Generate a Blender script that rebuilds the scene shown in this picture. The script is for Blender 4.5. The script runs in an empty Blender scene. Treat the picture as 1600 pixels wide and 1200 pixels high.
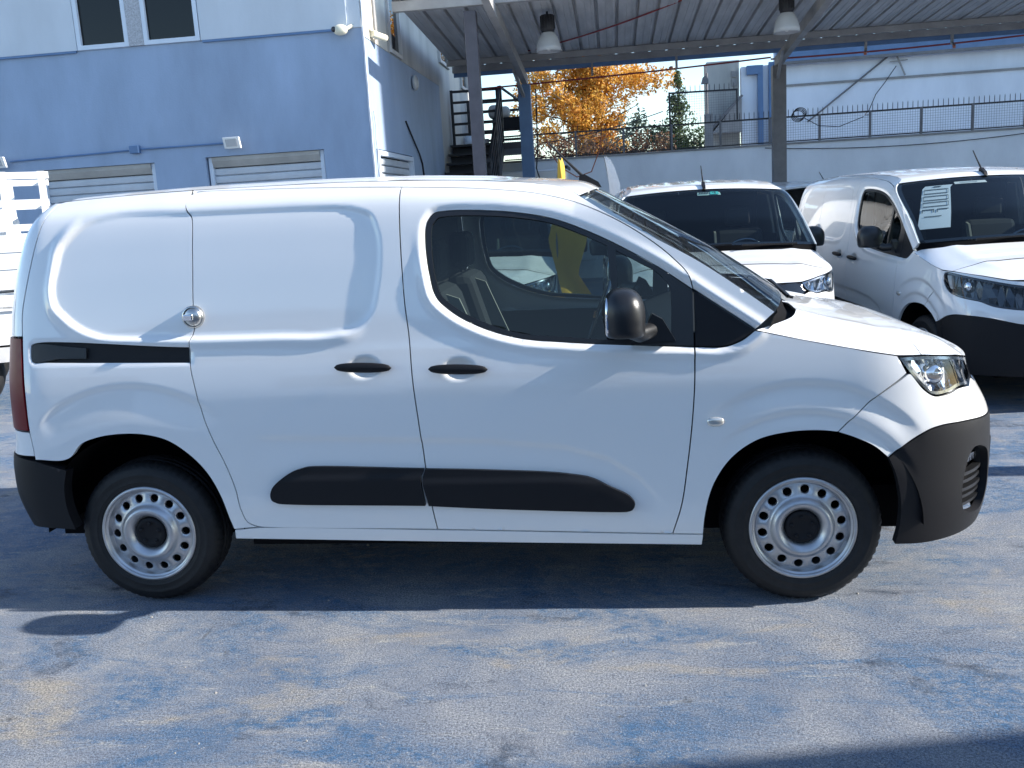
import bpy, bmesh, math, random
import numpy as np
from mathutils import Vector, Matrix
from mathutils.geometry import delaunay_2d_cdt
R = math.radians
scene = bpy.context.scene
COL = scene.collection
random.seed(7); rng = np.random.default_rng(7)

# ------------------------------------------------------------------ camera
cam = bpy.data.cameras.new('camera'); cam_o = bpy.data.objects.new('camera', cam); COL.objects.link(cam_o)
cr, cu, cf = Vector((0.9934466, 0.1043267, -0.0466884)), Vector((0.0259243, 0.1921638, 0.9810204)), Vector((-0.1113184, 0.9758017, -0.1881999))
mw = Matrix((cr, cu, -cf)).transposed().to_4x4(); mw.translation = Vector((2.052143, -3.652041, 1.659266))
cam_o.matrix_world = mw
cam.sensor_width = 36; cam.lens = 32.893; cam.clip_start = .05; cam.clip_end = 2000
scene.camera = cam_o
# ------------------------------------------------------------------ light
SUN_EL, SUN_K = 27.7, 0.012                    # the sun stands ahead of the van, almost exactly along +x
sun_dir = Vector((math.cos(R(SUN_EL)), SUN_K, math.sin(R(SUN_EL)))).normalized()
w = bpy.data.worlds.new('World'); scene.world = w; w.use_nodes = True
nt = w.node_tree; bg = nt.nodes['Background']; sky = nt.nodes.new('ShaderNodeTexSky')
sky.sky_type = 'NISHITA'; sky.sun_disc = False; sky.sun_elevation = R(SUN_EL)
sky.sun_rotation = math.atan2(sun_dir.x, sun_dir.y); sky.air_density = 1.0; sky.dust_density = .1; sky.ozone_density = 2.1
nt.links.new(sky.outputs[0], bg.inputs[0]); bg.inputs[1].default_value = .135
sl = bpy.data.lights.new('sun', 'SUN'); sl.energy = 4.6; sl.angle = R(.5); sl.color = (1, .95, .88)
so = bpy.data.objects.new('sun', sl); COL.objects.link(so); so.location = (20, 0, 20)
so.rotation_euler = sun_dir.to_track_quat('Z', 'Y').to_euler()
scene.view_settings.view_transform = 'Standard'; scene.view_settings.look = 'None'
scene.view_settings.gamma = 1; scene.view_settings.use_curve_mapping = False
scene.view_settings.exposure = 1.15
scene.cycles.max_bounces = 8; scene.cycles.transparent_max_bounces = 12

# ------------------------------------------------------------------ materials
def pmat(name, col, rough=.5, metal=0., coat=0., var=0., vscale=3., bump=0., bscale=60., spec=None, dirt=None, stretch=None):
    m = bpy.data.materials.new(name); m.use_nodes = True; N = m.node_tree.nodes; L = m.node_tree.links
    b = N['Principled BSDF']; b.inputs['Base Color'].default_value = (*col, 1); b.inputs['Roughness'].default_value = rough
    b.inputs['Metallic'].default_value = metal; b.inputs['Coat Weight'].default_value = coat; b.inputs['Coat Roughness'].default_value = .03
    if spec is not None: b.inputs['Specular IOR Level'].default_value = spec
    if var or bump or dirt:
        tc = N.new('ShaderNodeNewGeometry'); src = tc.outputs['Position']
        if stretch:
            mp = N.new('ShaderNodeMapping'); mp.inputs['Scale'].default_value = stretch; L.new(src, mp.inputs[0]); src = mp.outputs[0]
    if var:
        n = N.new('ShaderNodeTexNoise'); n.inputs['Scale'].default_value = vscale; n.inputs['Detail'].default_value = 7; n.inputs['Roughness'].default_value = .62
        L.new(src, n.inputs['Vector'])
        r = N.new('ShaderNodeValToRGB'); r.color_ramp.elements[0].position = .3; r.color_ramp.elements[1].position = .7
        lo = [max(0, c*(1-var)) for c in col]; hi = [min(1, c*(1+var)) for c in col]
        if dirt: lo = list(dirt)
        r.color_ramp.elements[0].color = (*lo, 1); r.color_ramp.elements[1].color = (*hi, 1)
        L.new(n.outputs['Fac'], r.inputs[0]); L.new(r.outputs[0], b.inputs['Base Color'])
    if bump:
        n2 = N.new('ShaderNodeTexNoise'); n2.inputs['Scale'].default_value = bscale; n2.inputs['Detail'].default_value = 4
        L.new(tc.outputs['Position'], n2.inputs['Vector'])
        bp = N.new('ShaderNodeBump'); bp.inputs['Strength'].default_value = bump; bp.inputs['Distance'].default_value = .01
        L.new(n2.outputs['Fac'], bp.inputs['Height']); L.new(bp.outputs[0], b.inputs['Normal'])
    return m
def glassmat(name, tint, ior=1.5, rough=.0):
    m = bpy.data.materials.new(name); m.use_nodes = True; N = m.node_tree.nodes; L = m.node_tree.links
    N.remove(N['Principled BSDF']); out = N['Material Output']
    t = N.new('ShaderNodeBsdfTransparent'); t.inputs[0].default_value = (*tint, 1)
    g = N.new('ShaderNodeBsdfGlossy'); g.inputs['Roughness'].default_value = rough
    f0 = ((ior-1)/(ior+1))**2; geo = N.new('ShaderNodeNewGeometry'); dt = N.new('ShaderNodeVectorMath'); dt.operation = 'DOT_PRODUCT'
    L.new(geo.outputs['Incoming'], dt.inputs[0]); L.new(geo.outputs['Normal'], dt.inputs[1])      # Schlick's reflectance, the same from both faces
    def mth(op, a, c=None):
        x = N.new('ShaderNodeMath'); x.operation = op
        for i, q in enumerate((a, c)):
            if q is None: continue
            if isinstance(q, (int, float)): x.inputs[i].default_value = q
            else: L.new(q, x.inputs[i])
        return x.outputs[0]
    f = mth('ADD', mth('MULTIPLY', mth('POWER', mth('SUBTRACT', 1, mth('ABSOLUTE', dt.outputs['Value'])), 5), 1-f0), f0)
    mx = N.new('ShaderNodeMixShader'); L.new(f, mx.inputs[0]); L.new(t.outputs[0], mx.inputs[1]); L.new(g.outputs[0], mx.inputs[2])
    L.new(mx.outputs[0], out.inputs[0]); return m
M = {}
M['paint'] = pmat('white_paint', (.80, .80, .79), .45, coat=1.)
M['paint'].node_tree.nodes['Principled BSDF'].inputs['Coat IOR'].default_value = 1.7
M['plastic'] = pmat('black_plastic', (.011, .011, .013), .50, bump=.12, bscale=700, spec=.22)
M['plastic2'] = pmat('grey_plastic', (.013, .0135, .015), .32, bump=.1, bscale=500)
M['seal'] = pmat('window_rubber', (.012, .012, .014), .35)
M['glossblack'] = pmat('gloss_black', (.012, .012, .014), .12, coat=.6)
M['rubber'] = pmat('tyre_rubber', (.010, .010, .011), .58, var=.35, vscale=30, bump=.2, bscale=260, spec=.4)
M['rim'] = pmat('silver_rim', (.52, .52, .53), .36, metal=.82, var=.12, vscale=14)
M['chrome'] = pmat('chrome', (.85, .85, .86), .08, metal=1.)
M['steel'] = pmat('brushed_steel', (.6, .58, .54), .28, metal=1.)
M['mirrorg'] = pmat('mirror_glass', (.8, .82, .85), .02, metal=1.)
M['dark'] = pmat('dark_underside', (.004, .004, .005), .9, spec=.1)
M['bulk'] = pmat('bulkhead_black', (.008, .008, .009), .8)
M['trim'] = pmat('dark_trim', (.011, .0115, .013), .75)
M['seat'] = pmat('grey_seat_cloth', (.022, .023, .026), .9, bump=.2, bscale=400)
M['belt'] = pmat('beige_seat_side', (.26, .25, .22), .8)
M['liner'] = pmat('headliner', (.45, .45, .43), .9)
M['glass'] = glassmat('side_glass', (.44, .53, .52), 1.5)
M['wscreen'] = glassmat('windscreen_glass', (.62, .69, .70), 1.45)
M['lens'] = glassmat('clear_lens', (.92, .94, .96), 1.45)
M['red'] = pmat('red_lens', (.15, .003, .010), .35, spec=.25)
M['amber'] = pmat('clear_indicator', (.7, .68, .62), .1, metal=.6, coat=1.)
M['lampdark'] = pmat('dark_lamp_bowl', (.08, .085, .09), .2, metal=.9)
M['dkchrome'] = pmat('dark_chrome', (.22, .23, .25), .15, metal=1.)

# ------------------------------------------------------------------ object helpers
def tag(o, label=None, cat=None, group=None, kind=None):
    if label: o['label'] = label
    if cat: o['category'] = cat
    if group: o['group'] = group
    if kind: o['kind'] = kind
    return o
O3 = Vector((1.39, .924, 0)); TILT = Matrix.Rotation(-.0137, 3, 'Y')       # the yard slopes 0.8 degrees: upright things lean against the van's own frame
def w2v(p): return TILT @ (Vector(p) - O3) + O3
class MB:
    def __init__(s): s.v = []; s.f = []; s.sm = []
    def add(s, vs, fs, smooth=False):
        k = len(s.v); s.v += [tuple(map(float, v)) for v in vs]; s.f += [tuple(i+k for i in f) for f in fs]; s.sm += [smooth]*len(fs); return s
    def box(s, x0, x1, y0, y1, z0, z1, c=0.):
        if c <= 0:
            vs = [(x, y, z) for z in (z0, z1) for y in (y0, y1) for x in (x0, x1)]
            return s.add(vs, [(0,2,3,1),(4,5,7,6),(0,1,5,4),(2,6,7,3),(0,4,6,2),(1,3,7,5)])
        bm = bmesh.new(); bmesh.ops.create_cube(bm, size=1)
        for v in bm.verts: v.co = ((x0+x1)/2+v.co.x*(x1-x0), (y0+y1)/2+v.co.y*(y1-y0), (z0+z1)/2+v.co.z*(z1-z0))
        bmesh.ops.bevel(bm, geom=bm.edges[:], offset=c, segments=2, affect='EDGES', profile=.5)
        s.add([v.co for v in bm.verts], [[v.index for v in f.verts] for f in bm.faces]) if not bm.verts.index_update() else None
        bm.free(); return s
    def bar(s, p, q, a, b, up=(0,0,1)):
        p, q = Vector(p), Vector(q); d = (q-p).normalized(); up = Vector(up)
        if abs(d.dot(up)) > .98: up = Vector((1,0,0))
        r = d.cross(up).normalized(); u = r.cross(d)
        vs = [c + r*(i*a/2) + u*(j*b/2) for c in (p, q) for j in (-1,1) for i in (-1,1)]
        return s.add(vs, [(0,1,3,2),(4,6,7,5),(0,4,5,1),(2,3,7,6),(0,2,6,4),(1,5,7,3)])
    def tube(s, pts, r, n=8, closed=False, caps=True):
        pts = [Vector(p) for p in pts]; m = len(pts); rs = r if isinstance(r, (list, tuple)) else [r]*m; vs = []
        prev = None
        for i, p in enumerate(pts):
            d = (pts[(i+1) % m] - pts[i-1]) if closed else (pts[min(i+1, m-1)] - pts[max(i-1, 0)])
            d.normalize()
            if prev is None:
                up = Vector((0,0,1)) if abs(d.z) < .9 else Vector((1,0,0)); a = d.cross(up).normalized()
            else: a = (prev - d*prev.dot(d)).normalized()
            prev = a; b = d.cross(a)
            for k in range(n):
                t = 2*math.pi*k/n; vs.append(p + (a*math.cos(t) + b*math.sin(t))*rs[i])
        fs = []
        for i in range(m if closed else m-1):
            for k in range(n):
                j = (i+1) % m; fs.append((i*n+k, i*n+(k+1) % n, j*n+(k+1) % n, j*n+k))
        s.add(vs, fs, True)
        if not closed and caps: s.add(vs[:n], [tuple(range(n-1, -1, -1))]); s.add(vs[-n:], [tuple(range(n))])
        return s
    def lathe(s, prof, c=(0,0,0), axis='z', n=24, smooth=True, flip=False):
        c = Vector(c); vs = []
        for r, h in prof:
            for k in range(n):
                t = 2*math.pi*k/n; a, b = r*math.cos(t), r*math.sin(t)
                vs.append(c + Vector({'z': (a, b, h), 'y': (a, h, b), 'x': (h, a, b)}[axis]))
        fs = []
        for i in range(len(prof)-1):
            for k in range(n):
                f = (i*n+k, i*n+(k+1) % n, (i+1)*n+(k+1) % n, (i+1)*n+k); fs.append(f[::-1] if flip else f)
        return s.add(vs, fs, smooth)
    def prism(s, poly, h0, h1, axis='y'):
        f = {'y': lambda a, b, h: (a, h, b), 'z': lambda a, b, h: (a, b, h), 'x': lambda a, b, h: (h, a, b)}[axis]; n = len(poly)
        vs = [f(a, b, h0) for a, b in poly] + [f(a, b, h1) for a, b in poly]
        fs = [tuple(range(n-1, -1, -1)), tuple(range(n, 2*n))] + [(i, (i+1) % n, n+(i+1) % n, n+i) for i in range(n)]
        return s.add(vs, fs)
    def grid(s, G, smooth=True, flip=False):
        n, m = len(G), len(G[0]); fs = []
        for i in range(n-1):
            for j in range(m-1):
                f = (i*m+j, (i+1)*m+j, (i+1)*m+j+1, i*m+j+1); fs.append(f[::-1] if flip else f)
        return s.add([p for row in G for p in row], fs, smooth)
    def mesh(s, name, mats, off=(0,0,0), fix=True):
        me = bpy.data.meshes.new(name); o = Vector(off)
        me.from_pydata([(v[0]-o.x, v[1]-o.y, v[2]-o.z) for v in s.v], [], s.f); me.update()
        me.polygons.foreach_set('use_smooth', s.sm)
        if fix:
            bm = bmesh.new(); bm.from_mesh(me); bmesh.ops.recalc_face_normals(bm, faces=bm.faces[:]); bm.to_mesh(me); bm.free()
        for m in (mats if isinstance(mats, (list, tuple)) else [mats]): me.materials.append(M[m] if isinstance(m, str) else m)
        return me
def link(name, me, parent=None, loc=None):
    o = bpy.data.objects.new(name, me); COL.objects.link(o)
    if parent: o.parent = parent
    if loc is not None: o.location = loc
    return o
def empty(name, loc=(0,0,0), rot=(0,0,0)):
    o = bpy.data.objects.new(name, None); COL.objects.link(o); o.location = loc; o.rotation_euler = rot; o.empty_display_size = .2; return o
class Thing:
    """an upright thing given in world metres; its Empty stands at the base and leans with the yard's slope"""
    def __init__(s, name, base, label, cat, group=None, tilt=True):
        s.base = Vector(base); s.root = empty(name, w2v(base) if tilt else s.base, (0, -.0137 if tilt else 0, 0)); tag(s.root, label, cat, group)
    def part(s, name, mb, mat, parent=None, label=None, kind=None, fix=True):
        o = link(name, mb.mesh(name, mat, s.base, fix), parent or s.root); return tag(o, label, None, None, kind)
    def piece(s, name, me, at, parent=None, rot=None):
        o = link(name, me, parent or s.root, Vector(at) - s.base)
        if rot: o.rotation_euler = rot
        return o
def single(name, mb, mat, base, label, cat, group=None, kind=None, tilt=True, fix=True):
    o = link(name, mb.mesh(name, mat, base, fix), None, w2v(base) if tilt else base)
    if tilt: o.rotation_euler = (0, -.0137, 0)
    return tag(o, label, cat, group, kind)
def copy_tree(o, parent=None, loc=None):
    c = o.copy(); COL.objects.link(c)
    if parent: c.parent = parent
    for ch in list(o.children): copy_tree(ch, c)
    return c
# ------------------------------------------------------------------ the ground
def ground_material():
    m = bpy.data.materials.new('worn_blue_asphalt'); m.use_nodes = True; N = m.node_tree.nodes; L = m.node_tree.links; b = N['Principled BSDF']
    g = N.new('ShaderNodeNewGeometry')
    def noise(scale, detail=6, rough=.6, stretch=None, dist=0., off=0.):
        n = N.new('ShaderNodeTexNoise'); n.inputs['Scale'].default_value = scale; n.inputs['Detail'].default_value = detail
        n.inputs['Roughness'].default_value = rough; n.inputs['Distortion'].default_value = dist
        mp = N.new('ShaderNodeMapping'); mp.inputs['Scale'].default_value = stretch or (1,1,1); mp.inputs['Location'].default_value = (off, off*.7, 0)
        L.new(g.outputs['Position'], mp.inputs[0]); L.new(mp.outputs[0], n.inputs['Vector']); return n.outputs['Fac']
    def ramp(fac, a, c, ca=(0,0,0), cb=(1,1,1)):
        r = N.new('ShaderNodeValToRGB'); r.color_ramp.elements[0].position = a; r.color_ramp.elements[1].position = c
        r.color_ramp.elements[0].color = (*ca, 1); r.color_ramp.elements[1].color = (*cb, 1); L.new(fac, r.inputs[0]); return r.outputs[0]
    def mix(f, a, c, mode='MIX'):
        x = N.new('ShaderNodeMix'); x.data_type = 'RGBA'; x.blend_type = mode
        if isinstance(f, float): x.inputs[0].default_value = f
        else: L.new(f, x.inputs[0])
        for i, s in ((6, a), (7, c)):
            if isinstance(s, tuple): x.inputs[i].default_value = (*s, 1)
            else: L.new(s, x.inputs[i])
        return x.outputs[2]
    def mul(a, c):
        x = N.new('ShaderNodeMath'); x.operation = 'MULTIPLY'; L.new(a, x.inputs[0]); L.new(c, x.inputs[1]); return x.outputs[0]
    fine = noise(120, 4, .8); fine2 = noise(300, 3, .8, off=3); mid = noise(22, 7, .78, (.8, 1.2, 1), .3, 5.)
    base = mix(ramp(noise(1.5, 9, .7, dist=.5), .38, .62), (.15, .19, .265), (.285, .30, .335))
    base = mix(mul(ramp(noise(1.7, 8, .7, (.7, 1.3, 1), .8, 7.), .535, .645), ramp(noise(9, 7, .72, off=2), .34, .54)), base, (.335, .308, .275))            # bare sandy patches
    blue = ramp(noise(1.15, 9, .7, (.75, 1.25, 1), 1., 19.), .465, .59)
    base = mix(mul(blue, ramp(mid, .36, .58)), base, (.050, .136, .268))                                              # what is left of the blue paint
    streak = mul(ramp(noise(4.5, 9, .72, (.3, 1.7, 1), .6, 41.), .54, .64), ramp(noise(38, 6, .78), .38, .58))
    base = mix(streak, base, (.062, .145, .275))
    base = mix(mul(ramp(noise(5.2, 8, .72, (.35, 1.6, 1), .6, 63.), .57, .67), ramp(noise(33, 6, .78, off=9), .38, .6)), base, (.42, .41, .395))             # scuffed pale streaks
    base = mix(mul(ramp(noise(2.6, 7, .66, (.7, 1.3, 1), .6, 77.), .575, .665), ramp(noise(16, 7, .75), .36, .60)), base, (.035, .055, .095))  # oil marks
    base = mix(mul(ramp(noise(3.1, 8, .7, (.9, 1.1, 1), .8, 133.), .64, .70), ramp(noise(20, 7, .75, off=6), .36, .60)), base, (.07, .065, .06))
    base = mix(ramp(noise(1.3, 5, .6, off=55), .35, .65, (.5,)*3, (1.,)*3), base, mix(1., base, ramp(fine, .40, .60, (.36, .38, .42), (1.62, 1.6, 1.54)), 'MULTIPLY'))
    base = mix(ramp(noise(1.6, 5, .6, off=83), .35, .65, (.5,)*3, (1.,)*3), base, mix(1., base, ramp(fine2, .40, .60, (.40, .41, .43), (1.6, 1.6, 1.56)), 'MULTIPLY'))
    vr = N.new('ShaderNodeTexVoronoi'); vr.inputs['Scale'].default_value = 75; L.new(g.outputs['Position'], vr.inputs['Vector'])
    base = mix(mul(ramp(vr.outputs['Distance'], .10, .24, (1,1,1), (0,0,0)), ramp(noise(31, 5, .75, off=13), .50, .60)), base, (.55, .53, .50))   # pale aggregate grains
    ck = N.new('ShaderNodeTexVoronoi'); ck.feature = 'DISTANCE_TO_EDGE'; ck.inputs['Scale'].default_value = .55; wp = N.new('ShaderNodeMix'); wp.data_type = 'VECTOR'; wp.inputs[0].default_value = .12
    nv = N.new('ShaderNodeTexNoise'); nv.inputs['Scale'].default_value = 3.5; nv.inputs['Detail'].default_value = 7; L.new(g.outputs['Position'], nv.inputs['Vector'])
    L.new(g.outputs['Position'], wp.inputs[4]); L.new(nv.outputs['Color'], wp.inputs[5]); L.new(wp.outputs[1], ck.inputs['Vector'])
    base = mix(mul(ramp(ck.outputs['Distance'], .0012, .0045, (1,1,1), (0,0,0)), ramp(noise(.9, 4, .6, off=31), .66, .74)), base, (.035, .04, .05))          # hairline cracks
    L.new(base, b.inputs['Base Color'])
    L.new(ramp(noise(9, 5), .3, .7, (.62,)*3, (.85,)*3), b.inputs['Roughness'])
    bp = N.new('ShaderNodeBump'); bp.inputs['Strength'].default_value = 1.; bp.inputs['Distance'].default_value = .016
    bp2 = N.new('ShaderNodeBump'); bp2.inputs['Strength'].default_value = .5; bp2.inputs['Distance'].default_value = .03
    L.new(fine, bp.inputs['Height']); L.new(noise(6, 6, .6, (.5, 1.4, 1)), bp2.inputs['Height']); L.new(bp2.outputs[0], bp.inputs['Normal']); L.new(bp.outputs[0], b.inputs['Normal'])
    return m
M['ground'] = ground_material()
mb = MB(); mb.add([(-200,-200,0),(200,-200,0),(200,200,0),(-200,200,0)], [(0,1,2,3)])
tag(link('ground', mb.mesh('ground', 'ground', fix=False)), None, None, None, 'structure')
gs = MB(); gr = np.random.default_rng(3)
for k in range(900):                                                                 # loose grit
    x, y = gr.uniform(-1.6, 5.2), -1.9+gr.uniform(0, 1)**1.3*6.0; r = gr.choice([.0022,.003,.0045,.007], p=[.45,.33,.17,.05])*gr.uniform(.7,1.3)
    a = gr.uniform(0, 6.28); q = [(x+r*math.cos(a+t)*gr.uniform(.7,1.3), y+r*math.sin(a+t)*gr.uniform(.7,1.3)) for t in (0,1.57,3.14,4.71)]
    gs.add([(p[0], p[1], -.001) for p in q]+[(x, y, r*gr.uniform(.7,1.2))], [(0,1,4),(1,2,4),(2,3,4),(3,0,4)])
M['grit'] = pmat('grit', (.30, .29, .27), .9, var=.6, vscale=40)
tag(link('grit', gs.mesh('grit', 'grit')), None, None, None, 'stuff')
# ------------------------------------------------------------------ the van's body surface: u runs round the van (rear centre, near side, nose), z up
HW = .924
def _corner(n, A):
    th = np.linspace(0, np.pi/2, 400); X = np.sin(th)**(2/n); Y = np.cos(th)**(2/n); Y[-1] = 0
    return np.r_[0, np.cumsum(np.hypot(np.diff(X)*A, np.diff(Y)*HW))], X, Y
FS, FX, FY = _corner(2.7, .727); RS, RX, RY = _corner(4., .42); FL, RL = FS[-1], RS[-1]
X1F, X1R = 2.95, -.30; UF, UR = X1F+FL, X1R-RL
XF = np.array([[.15,3.58],[.22,3.635],[.3,3.665],[.4,3.682],[.6,3.682],[.72,3.675],[.78,3.645],[.86,3.595],[.93,3.57],[1.0,3.54],[1.06,3.50],[1.15,3.40],[1.3,3.3]])
XR = np.array([[.15,-.52],[.25,-.57],[.33,-.62],[.42,-.665],[.5,-.70],[.6,-.702],[.68,-.695],[.72,-.668],[1.0,-.66],[1.3,-.63],[1.45,-.595],[1.55,-.56],[1.65,-.51],[1.72,-.45],[1.78,-.38],[1.85,-.33]])
TUM = np.array([[.1,.07],[.2,.045],[.27,.022],[.34,.008],[.45,.0],[.62,.0],[.8,.0005],[.95,.005],[1.05,.018],[1.15,.037],[1.25,.054],[1.45,.086],[1.6,.115],[1.68,.138],[1.725,.165],[1.755,.205],[1.775,.26],[1.79,.33]])
ZT = np.array([[-.8,1.72],[-.6,1.74],[-.4,1.757],[-.15,1.77],[.2,1.782],[.8,1.786],[1.2,1.78],[1.6,1.758],[1.85,1.728],[2.1,1.68]])
def smt(tab, x):
    x = np.asarray(x, float); d = .022
    return sum(np.interp(x+k*d, tab[:,0], tab[:,1])*wt for k, wt in ((-2,.12),(-1,.23),(0,.3),(1,.23),(2,.12)))
def ztop(x): return smt(ZT, x)
def ss(x, a, b):
    t = np.clip((np.asarray(x, float)-a)/(b-a), 0, 1); return t*t*(3-2*t)
def S(u, z):
    u, z = np.broadcast_arrays(np.asarray(u, float), np.asarray(z, float)); xf = smt(XF, z); xr = smt(XR, z)
    tf = np.clip(u-X1F, 0, FL); tr = np.clip(X1R-u, 0, RL)
    x = np.where(u > X1F, X1F+(xf-X1F)*np.interp(tf, FS, FX), np.where(u < X1R, X1R-(X1R-xr)*np.interp(tr, RS, RX), u))
    k = np.where(u > X1F, np.interp(tf, FS, FY), np.where(u < X1R, np.interp(tr, RS, RY), 1.))
    wt = np.clip((z-1.1)/.6, 0, 1); zn = z+(1.775-ztop(np.clip(x, -.8, 1.9)))*wt*wt*(3-2*wt)
    return np.stack([x, HW-(HW-smt(TUM, zn))*k, z], -1)
def topz(u): return ztop(np.clip(S(u, 1.75)[..., 0], -.8, 1.9))
# ---- polygons
def spline(pts, step=.014):
    """closed outline through pts; a third element marks a corner"""
    n = len(pts); P = np.array([p[:2] for p in pts], float); cor = [len(p) > 2 for p in pts]; out = []
    for i in range(n):
        p1, p2 = P[i], P[(i+1) % n]; L = np.hypot(*(p2-p1)); k = max(1, int(math.ceil(L/step)))
        p0 = P[i-1] if not cor[i] else 2*p1-p2
        p3 = P[(i+2) % n] if not cor[(i+1) % n] else 2*p2-p1
        l0, l2 = max(np.hypot(*(p1-p0)), 1e-6), max(np.hypot(*(p3-p2)), 1e-6)
        m1 = ((p2-p1)/L*l0+(p1-p0)/l0*L)/(l0+L)*L if not cor[i] else (p2-p1).copy()
        m2 = ((p3-p2)/l2*L+(p2-p1)/L*l2)/(l2+L)*L if not cor[(i+1) % n] else (p2-p1).copy()
        for m_, l_ in ((m1, l0), (m2, l2)):
            q = np.hypot(*m_)
            if q > 2.2*l_: m_ *= 2.2*l_/q
        for j in range(k):
            t = j/k; t2, t3 = t*t, t*t*t
            out.append((2*t3-3*t2+1)*p1+(t3-2*t2+t)*m1+(-2*t3+3*t2)*p2+(t3-t2)*m2)
    return np.array(out)
def area(P): return .5*np.sum(P[:,0]*np.roll(P[:,1],-1)-np.roll(P[:,0],-1)*P[:,1])
def inset(P, d):
    if area(P) < 0: P = P[::-1]
    e = np.roll(P,-1,0)-P; e /= np.maximum(np.hypot(e[:,0], e[:,1])[:,None], 1e-9); nr = np.stack([-e[:,1], e[:,0]], 1)
    a = nr+np.roll(nr,1,0); a /= np.maximum((a**2).sum(1)[:,None]/2, .5)
    return P+a*d
def inside(P, Q):
    x, y = Q[:,0], Q[:,1]; r = np.zeros(len(Q), bool)
    for (x1, y1), (x2, y2) in zip(P, np.roll(P,-1,0)):
        if y1 != y2:
            c = ((y1 > y) != (y2 > y)) & (x < (x2-x1)*(y-y1)/(y2-y1)+x1); r ^= c
    return r
def bdist(P, Q):
    d = np.full(len(Q), 1e9)
    for a, b in zip(P, np.roll(P,-1,0)):
        ab = b-a; L = (ab**2).sum()+1e-12; t = np.clip(((Q-a)@ab)/L, 0, 1)
        np.minimum(d, np.hypot(Q[:,0]-a[0]-t*ab[0], Q[:,1]-a[1]-t*ab[1]), out=d)
    return d
def sdist(P, Q): return np.where(inside(P, Q), 1, -1)*bdist(P, Q)
C = 1
REC = spline([(-0.321,1.378),(-0.3,1.486),(-0.272,1.57),(-0.226,1.621),(-0.137,1.68),(-0.042,1.702),(0.314,1.700),(1.0,1.685),(1.08,1.652),(1.11,1.582),(1.101,1.352),(1.072,1.251),(1.012,1.19),(0.904,1.166),(0.66,1.165),(-0.101,1.186),(-0.182,1.216),(-0.271,1.283),(-0.308,1.324)], .03)
WIN_TOP = [(1.308,1.608),(1.332,1.64),(1.382,1.649),(1.673,1.63),(1.817,1.599),(1.957,1.542),(2.097,1.47),(2.235,1.387),(2.357,1.300,C)]
WIN_BOT = [(2.357,1.083,C),(2.134,1.094),(1.851,1.114),(1.66,1.137),(1.515,1.183),(1.391,1.253),(1.339,1.303),(1.312,1.40)]
TRI = [(2.362,1.297,C),(2.59,1.138,C),(2.542,1.103),(2.487,1.083),(2.362,1.083,C)]
WIN = spline(WIN_TOP+WIN_BOT); TRIP = spline(TRI)
WINALL = spline(WIN_TOP[:-1]+[(2.357,1.300),(2.59,1.138,C),(2.542,1.103),(2.487,1.083),(2.357,1.083)]+WIN_BOT[1:], .03)
RAIL = spline([(-.443,1.161),(.296,1.137,C),(.294,1.078,C),(-.365,1.096),(-.436,1.10)], .03)
HAND = [(1.031, 1.036), (1.421, 1.019)]
def disp(u, z):
    """how far the panel is pressed inwards at (u, z)"""
    Q = np.stack([u, z], 1); d = np.zeros(len(Q))
    def near(P, m): return (u > P[:,0].min()-m) & (u < P[:,0].max()+m) & (z > P[:,1].min()-m) & (z < P[:,1].max()+m)
    k = near(REC, .06); sd = sdist(REC, Q[k]); d[k] += .010*ss(sd, 0, .022)-.010*ss(sd, -.050, -.003)*(1-ss(sd, -.003, .017))*np.maximum(1-ss(z[k], 1.20, 1.34), 1-ss(u[k], -.25, -.16))*(1-.999*ss(u[k], .93, 1.05))
    k = near(WINALL, .06); sd = sdist(WINALL, Q[k]); d[k] += .012*ss(sd, -.026, -.003)-.009*ss(sd, -.062, -.024)*(1-ss(sd, -.024, -.009))*(1-ss(z[k], 1.35, 1.6))
    k = near(RAIL, .03); d[k] += .006*ss(sdist(RAIL, Q[k]), -.012, .004)
    for cx, cz in HAND:
        e = np.sqrt(((u-cx)/.070)**2+((z-cz)/.047)**2); d += .026*(1-ss(e, .35, 1.02))
    zs = np.interp(u, [.4,.579,.988,1.52,1.831,2.009,2.135,2.25], [.755,.76,.746,.727,.697,.646,.561,.43]); t = zs-z
    d += .008*ss(t, -.006, .020)*(1-ss(t, .024, .16))*ss(u, .46, .72)*(1-ss(u, 2.1, 2.27))
    r = np.hypot((u-2.775)/1.02, z-.335)
    fa = ss(z, .52, .78)*ss(u, 2.35, 2.62)*(1-ss(u, 3.12, 3.25))
    d += .010*ss(.605-r, 0, .028)*(1-ss(.605-r, .03, .115))*fa
    d += .008*ss(.487-r, 0, .020)*(1-ss(.487-r, .02, .08))*ss(z, .5, .7)*ss(u, 2.42, 2.6)*(1-ss(u, 3.15, 3.3))
    r = np.hypot((u+.0)/1.0, (z-.335))
    d += .010*ss(.665-r, 0, .030)*(1-ss(.665-r, .035, .18))*ss(z, .66, .9)*(1-ss(u, .25, .45))*ss(u, -.47, -.33)
    return d
def NRM(u, z):
    h = .004; a = S(u+h, z)-S(u-h, z); b = S(u, z+h)-S(u, z-h); n = np.cross(a, b); return n/np.maximum(np.linalg.norm(n, axis=1)[:,None], 1e-12)
OFF = np.array([1.39, .924, 0.])
def surf(u, z, out=0., press=True):
    u = np.asarray(u, float); z = np.asarray(z, float); o = out-(disp(u, z) if press else 0.)
    return S(u, z)+NRM(u, z)*np.reshape(o*np.ones(len(u)), (-1,1))-OFF
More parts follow.
